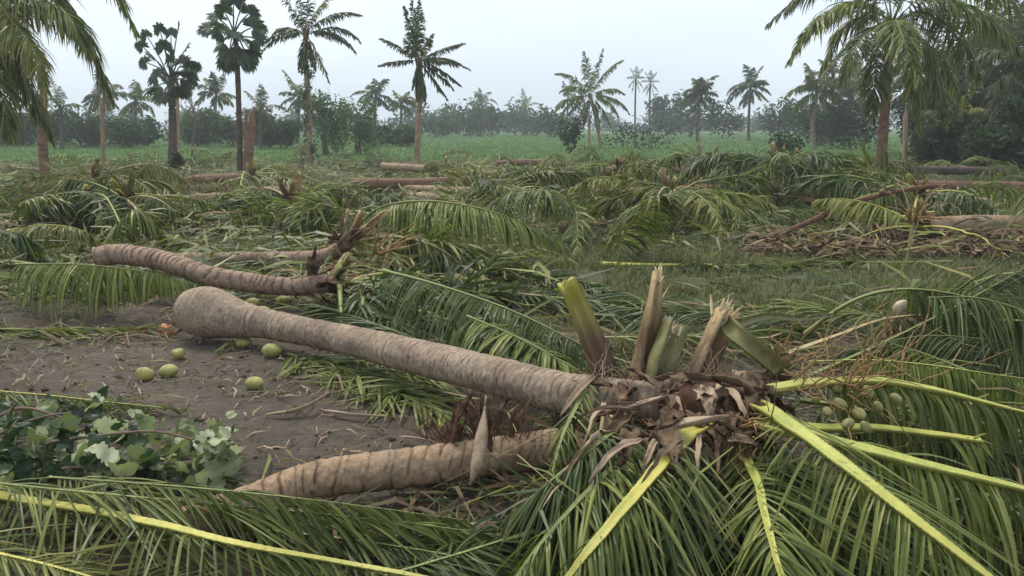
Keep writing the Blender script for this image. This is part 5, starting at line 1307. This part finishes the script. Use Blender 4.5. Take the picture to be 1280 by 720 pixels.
for i, (lab, pts, lf) in enumerate([
    ('dark frond hanging down at the right edge of the pile', [(1160, 372, .5), (1220, 372, .55), (1290, 392, .5), (1360, 430, .4)], 'leaf_dark'),
    ('dark frond deep in the right pile', [(1340, 440, .20), (1240, 425, .3), (1150, 420, .3), (1050, 440, .15)], 'leaf_dark'),
    ('green frond low in the right pile', [(1340, 500, .25), (1230, 470, .3), (1150, 440, .28), (1080, 420, .2)], 'leaf'),
    ('olive frond on the back of the right pile', [(1330, 372, .2), (1230, 362, .22), (1140, 364, .2), (1040, 380, .1)], 'leaf'),
    ('frond lying behind the right pile at the edge', [(1350, 345, .1), (1270, 350, .16), (1190, 352, .16), (1100, 362, .06)], 'leaf'),
    ('dark frond under the fruit bunch on the right', [(1000, 470, .12), (1100, 500, .2), (1200, 520, .22), (1320, 560, .2)], 'leaf_dark'),
    ('dark frond in the lower right corner', [(1080, 610, .12), (1160, 640, .16), (1250, 690, .16), (1330, 750, .1)], 'leaf_dark'),
    ('second dark frond in the lower right corner, nearer the edge', [(1140, 570, .15), (1220, 610, .2), (1300, 660, .2), (1380, 720, .15)], 'leaf_dark')]):
    loose(lab, pts, 720 + i, n=80, L0=.6, w0=.014, ang=(55, 22), droop=1.0, vee=0, leaf=lf, pw=.035, t0=.03, jit=14, rach='rachis', **NF)
for i, (lab, pts) in enumerate([('frond on the ground past the right end of the pile', [(1300, 560, .10), (1420, 600, .16), (1540, 660, .08)]), ('frond on the ground right of the fruit bunch', [(1320, 470, .10), (1440, 480, .2), (1580, 520, .08)]), ('outermost frond right of the pile', [(1340, 400, .10), (1480, 410, .2), (1620, 440, .08)])]):
    loose(lab, pts, 760 + i, n=80, L0=.6, w0=.02, ang=(55, 22), droop=.9, vee=0, leaf='leaf_dark', pw=.035, t0=.03, jit=14, rach='rachis', **NF)
# single long blades sticking out of the right pile
for i, (a, b, c) in enumerate([((1165, 390, .3), (1215, 350, .55), (1290, 305, .85)), ((1170, 396, .3), (1230, 352, .55), (1300, 318, .8)), ((1180, 402, .3), (1250, 362, .5), (1310, 330, .7)), ((1098, 430, .3), (1130, 330, .75), (1162, 235, 1.2)),
                               ((1020, 400, .1), (1016, 375, .22), (1024, 345, .38)), ((985, 400, .1), (990, 370, .25), (996, 345, .38)), ((1104, 372, .35), (1106, 345, .48), (1108, 318, .60))]):
    q = catmull(gp([a, b, c]), 12); o_ = q[0].copy(); o_[2] = 0
    Vv, Fs, at = strip(q - o_, np.interp(np.linspace(0, 1, 12), [0, .4, 1], [.012, .022, .003] if i < 3 else [.008, .009, .002]), side=(.5, 0, .8) if i < 3 else (1, 0, 0), curl=.4, cols=2, thick=.0015)
    nm = ['uppermost of three long dark blades sticking out at the right edge', 'middle of three long dark blades sticking out at the right edge', 'lowest of three long dark blades sticking out at the right edge', 'tall thin dry grass stalk rising from the right pile', 'short dark upright stalk left of the right pile', 'thin dark stalk beside the splintered stub', 'dark upright stalk behind the bowed petiole'][i]
    tag(put('grass_stalk' if i >= 3 else 'loose_leaflet', make_mesh('blade', Vv, Fs, at), M['leaf_dark'] if i != 3 else M['leaf_yellow'], None, o_), nm, 'stalk' if i >= 3 else 'leaflet')

# ------------------------------------------------------------------ coconuts on the soil
def nut(label, px, py, size, axis, mat, seed, zc=None):
    r = np.random.RandomState(seed)
    zc = zc if zc is not None else size * .92
    p = G(px, py, zc); p[2] = float(gz(p[0], p[1])) + zc
    o = coconut_part('coconut', p, axis, size, M[mat], None, r)
    return tag(o, label, 'coconut', 'fallen coconuts')
nut('left coconut of the touching pair on the bare soil', 181, 470, .047, (-1, .2, .1), 'husk', 1)
nut('right coconut of the touching pair on the bare soil', 211, 466, .047, (1, .1, .15), 'husk', 2)
nut('small coconut just behind the touching pair, nearest the bole', 223, 444, .046, (.2, -1, .3), 'husk', 3)
nut('lone coconut on the soil nearest the viewer, below the trunk', 318, 479, .047, (1, -.2, .1), 'husk', 4)
nut('coconut lying close under the narrow part of the long trunk', 340, 439, .055, (1, -.1, .0), 'husk', 5)
nut('coconut half hidden under the bole', 305, 428, .044, (1, .3, 0), 'husk', 6)
nut('torn orange-brown husk left of the bole', 212, 414, .062, (-.8, -.3, .5), 'husk_orange', 7, zc=.035)
nut('pale coconut lodged in the right-hand frond pile', 1125, 383, .046, (.5, -.2, .6), 'husk_pale', 8, zc=.34)
for i, (x, y) in enumerate([(316, 380), (336, 372), (355, 376), (328, 390)]):
    nut('yellowish coconut behind the bole, %s of four' % ['leftmost', 'second from the left', 'rightmost', 'nearest'][i], x, y, .055, (1, .4 * i - .5, .2), 'husk', 10 + i)
for o in COL.objects:
    if o.get('label', '').startswith('torn orange'):
        rr = np.random.RandomState(3)
        for v in o.data.vertices:
            v.co *= 1 + .45 * (rr.rand() - .5)
            if v.co.x > .02: v.co.x *= .4
# dry curled leaf scraps on the soil
for i, (pts, w, lab) in enumerate([([(332, 518, .02), (365, 514, .04), (392, 503, .07), (412, 490, .09)], .05, 'dry curled sheath on the soil below the trunk'), ([(400, 512, .02), (440, 518, .03), (480, 520, .02)], .035, 'thin dry strip lying right of the curled sheath'),
                                   ([(60, 432, .015), (80, 428, .03), (95, 432, .015)], .05, 'small brown husk scrap at the left of the bare soil'), ([(500, 545, .03), (525, 548, .05), (545, 552, .03)], .02, 'pale splinter beside the red-brown fibrous end')]):
    q = catmull(gp(pts), 10); o_ = q[0].copy(); o_[2] = 0
    Vv, Fs, at = strip(q - o_, np.interp(np.linspace(0, 1, 10), [0, .3, .7, 1], [w * .2, w, w * .8, w * .15]), curl=.4, cols=4, thick=.004, tw=.8)
    tag(put('dry_sheath', make_mesh('blade', Vv, Fs, at), M['sheath_pale'], None, o_), lab, 'dry leaf')

# ------------------------------------------------------------------ broad-leaved branch lying at the left
def lobed_leaf(seed, lob=5):
    r = np.random.RandomState(seed)
    n = 15
    x = np.linspace(0, 1, n)
    w = .36 * np.sin(np.pi * np.clip(x, 0, 1) ** .8) ** .8 + .02
    w = w * (1 + .45 * np.abs(np.sin(x * lob * math.pi)) - .22) * r.uniform(.7, 1.2, n)
    z = -r.uniform(.1, 1.1) * (x - .4) ** 2 + .07 * np.sin(x * 9 + r.rand() * 6)
    L_ = np.stack([x, w, z + .6 * r.normal(.3, .8) * w], 1); R_ = np.stack([x, -w * r.uniform(.9, 1.1, n), z + .6 * r.normal(.3, .8) * w], 1)
    ML = np.stack([x, w * .5, z + .05 * np.sin(x * 14)], 1); MR = np.stack([x, -w * .5, z + .05 * np.cos(x * 13)], 1); C_ = np.stack([x, 0 * x, z - .03], 1)
    V = np.stack([L_, ML, C_, MR, R_], 1).reshape(-1, 3)
    i = np.arange(n * 5).reshape(n, 5)
    F = np.stack([i[:-1, :-1], i[:-1, 1:], i[1:, 1:], i[1:, :-1]], -1).reshape(-1, 4)
    return make_mesh('leaf', V, F, {'rnd': np.full(len(V), r.rand()), 't': np.repeat(x * .6, 5)})
LM = {m: [lobed_leaf(50 + j + (20 if m == 'broad_pale' else 0)) for j in range(6)] for m in ('broad', 'broad_pale')}
for m in LM:
    for me in LM[m]: me.materials.append(M[m])
ob = G(150, 600); ob[2] = 0
PL = empty('leafy_branch', ob, 'broken leafy branch with broad pale and dark leaves at the left', 'branch')
r = np.random.RandomState(5)
stems = [[(20, 560, .10), (120, 545, .24), (200, 540, .26), (270, 560, .14)], [(-40, 560, .10), (40, 525, .22), (90, 515, .26)], [(40, 590, .06), (150, 580, .14), (240, 580, .12)], [(-20, 530, .16), (30, 510, .24), (100, 530, .20)]]
from mathutils import Matrix
for st in stems:
    q = catmull(gp(st), 16)
    Vv, Fs, at = tube(q - ob, np.linspace(.012, .004, 16), sides=6)
    put('stem', make_mesh('stem', Vv, Fs, at), M['twig'], PL)
for k in range(400):
    x = r.uniform(-20, 298); y = r.uniform(500, 602)
    if len([1 for c_ in PL.children]) > 290: break
    if x > 150 and y < 500 + (x - 150) * .12 + 22 * r.rand(): continue
    hgt = .25 * math.exp(-((y - 545) / 48) ** 2) * r.uniform(.25, 1.0) + .02
    p = G(x, y, hgt)
    pale = r.rand() < (.30 + .45 * np.clip((x - 60) / 200, 0, 1))
    m = 'broad_pale' if pale else 'broad'
    o = bpy.data.objects.new('leaf', LM[m][r.randint(6)]); COL.objects.link(o); o.parent = PL
    sz = r.uniform(.035, .125) * (1.15 if pale else 1.0)
    o.location = [float(c) for c in (p - ob)]
    o.scale = (sz * r.uniform(.9, 1.3), sz * r.uniform(.8, 1.15), sz)
    o.rotation_euler = (r.normal(0, 1.0), r.normal(.1, .8), r.uniform(0, 6.28))

# loose leaflets tangled through the torn crown and the pile (uncountable)
def tangle(rng, n):
    q = np.array([G(*v) for v in zip(rng.uniform(620, 1290, n), rng.uniform(400, 730, n))]); return q[:, :2]
litter(420, tangle, ['leaf', 'leaf_dark', 'leaf_dark', 'leaf_yellow', 'leaf_dry'], 41, L=(.25, .65), w=(.010, .018), zr=.36, name='torn_leaflets', label='torn leaflets tangled through the foreground crown and the right pile', lift=.03)
# ------------------------------------------------------------------ haze
hb = [(-430, -430, -1.3), (430, 430, 17.0)]
(x0, y0, z0), (x1, y1, z1) = hb
V = np.array([(x0, y0, z0), (x1, y0, z0), (x1, y1, z0), (x0, y1, z0), (x0, y0, z1), (x1, y0, z1), (x1, y1, z1), (x0, y1, z1)], float)
F = np.array([(0, 3, 2, 1), (4, 5, 6, 7), (0, 1, 5, 4), (1, 2, 6, 5), (2, 3, 7, 6), (3, 0, 4, 7)])
hm, nt, out = new_mat('haze')
pv = N(nt, 'ShaderNodeVolumePrincipled')
pv.inputs['Color'].default_value = (0.86, 0.91, 0.97, 1)
pv.inputs['Density'].default_value = 0.0013
pv.inputs['Anisotropy'].default_value = 0.0
nt.links.new(pv.outputs[0], out.inputs['Volume'])
tag(put('haze', make_mesh('haze', V, F, smooth=False), hm), 'pale damp haze hanging over the whole plain', 'haze', kind='stuff')

# things that share a label get their order from the left
bpy.context.view_layer.update()
ORD = ['leftmost'] + ['%s from the left' % w for w in 'second third fourth fifth sixth seventh eighth ninth tenth eleventh twelfth thirteenth fourteenth fifteenth sixteenth'.split()]
same = {}
for o in COL.objects:
    if o.parent is None and o.get('label'): same.setdefault(o['label'], []).append(o)
for lab, os2 in same.items():
    if len(os2) > 1:
        os2.sort(key=lambda o: o.location.x / max(o.location.y, .1))
        for i, o in enumerate(os2): o['label'] = lab + ', ' + (ORD[i] if i < len(os2) - 1 or i == 0 else 'rightmost')
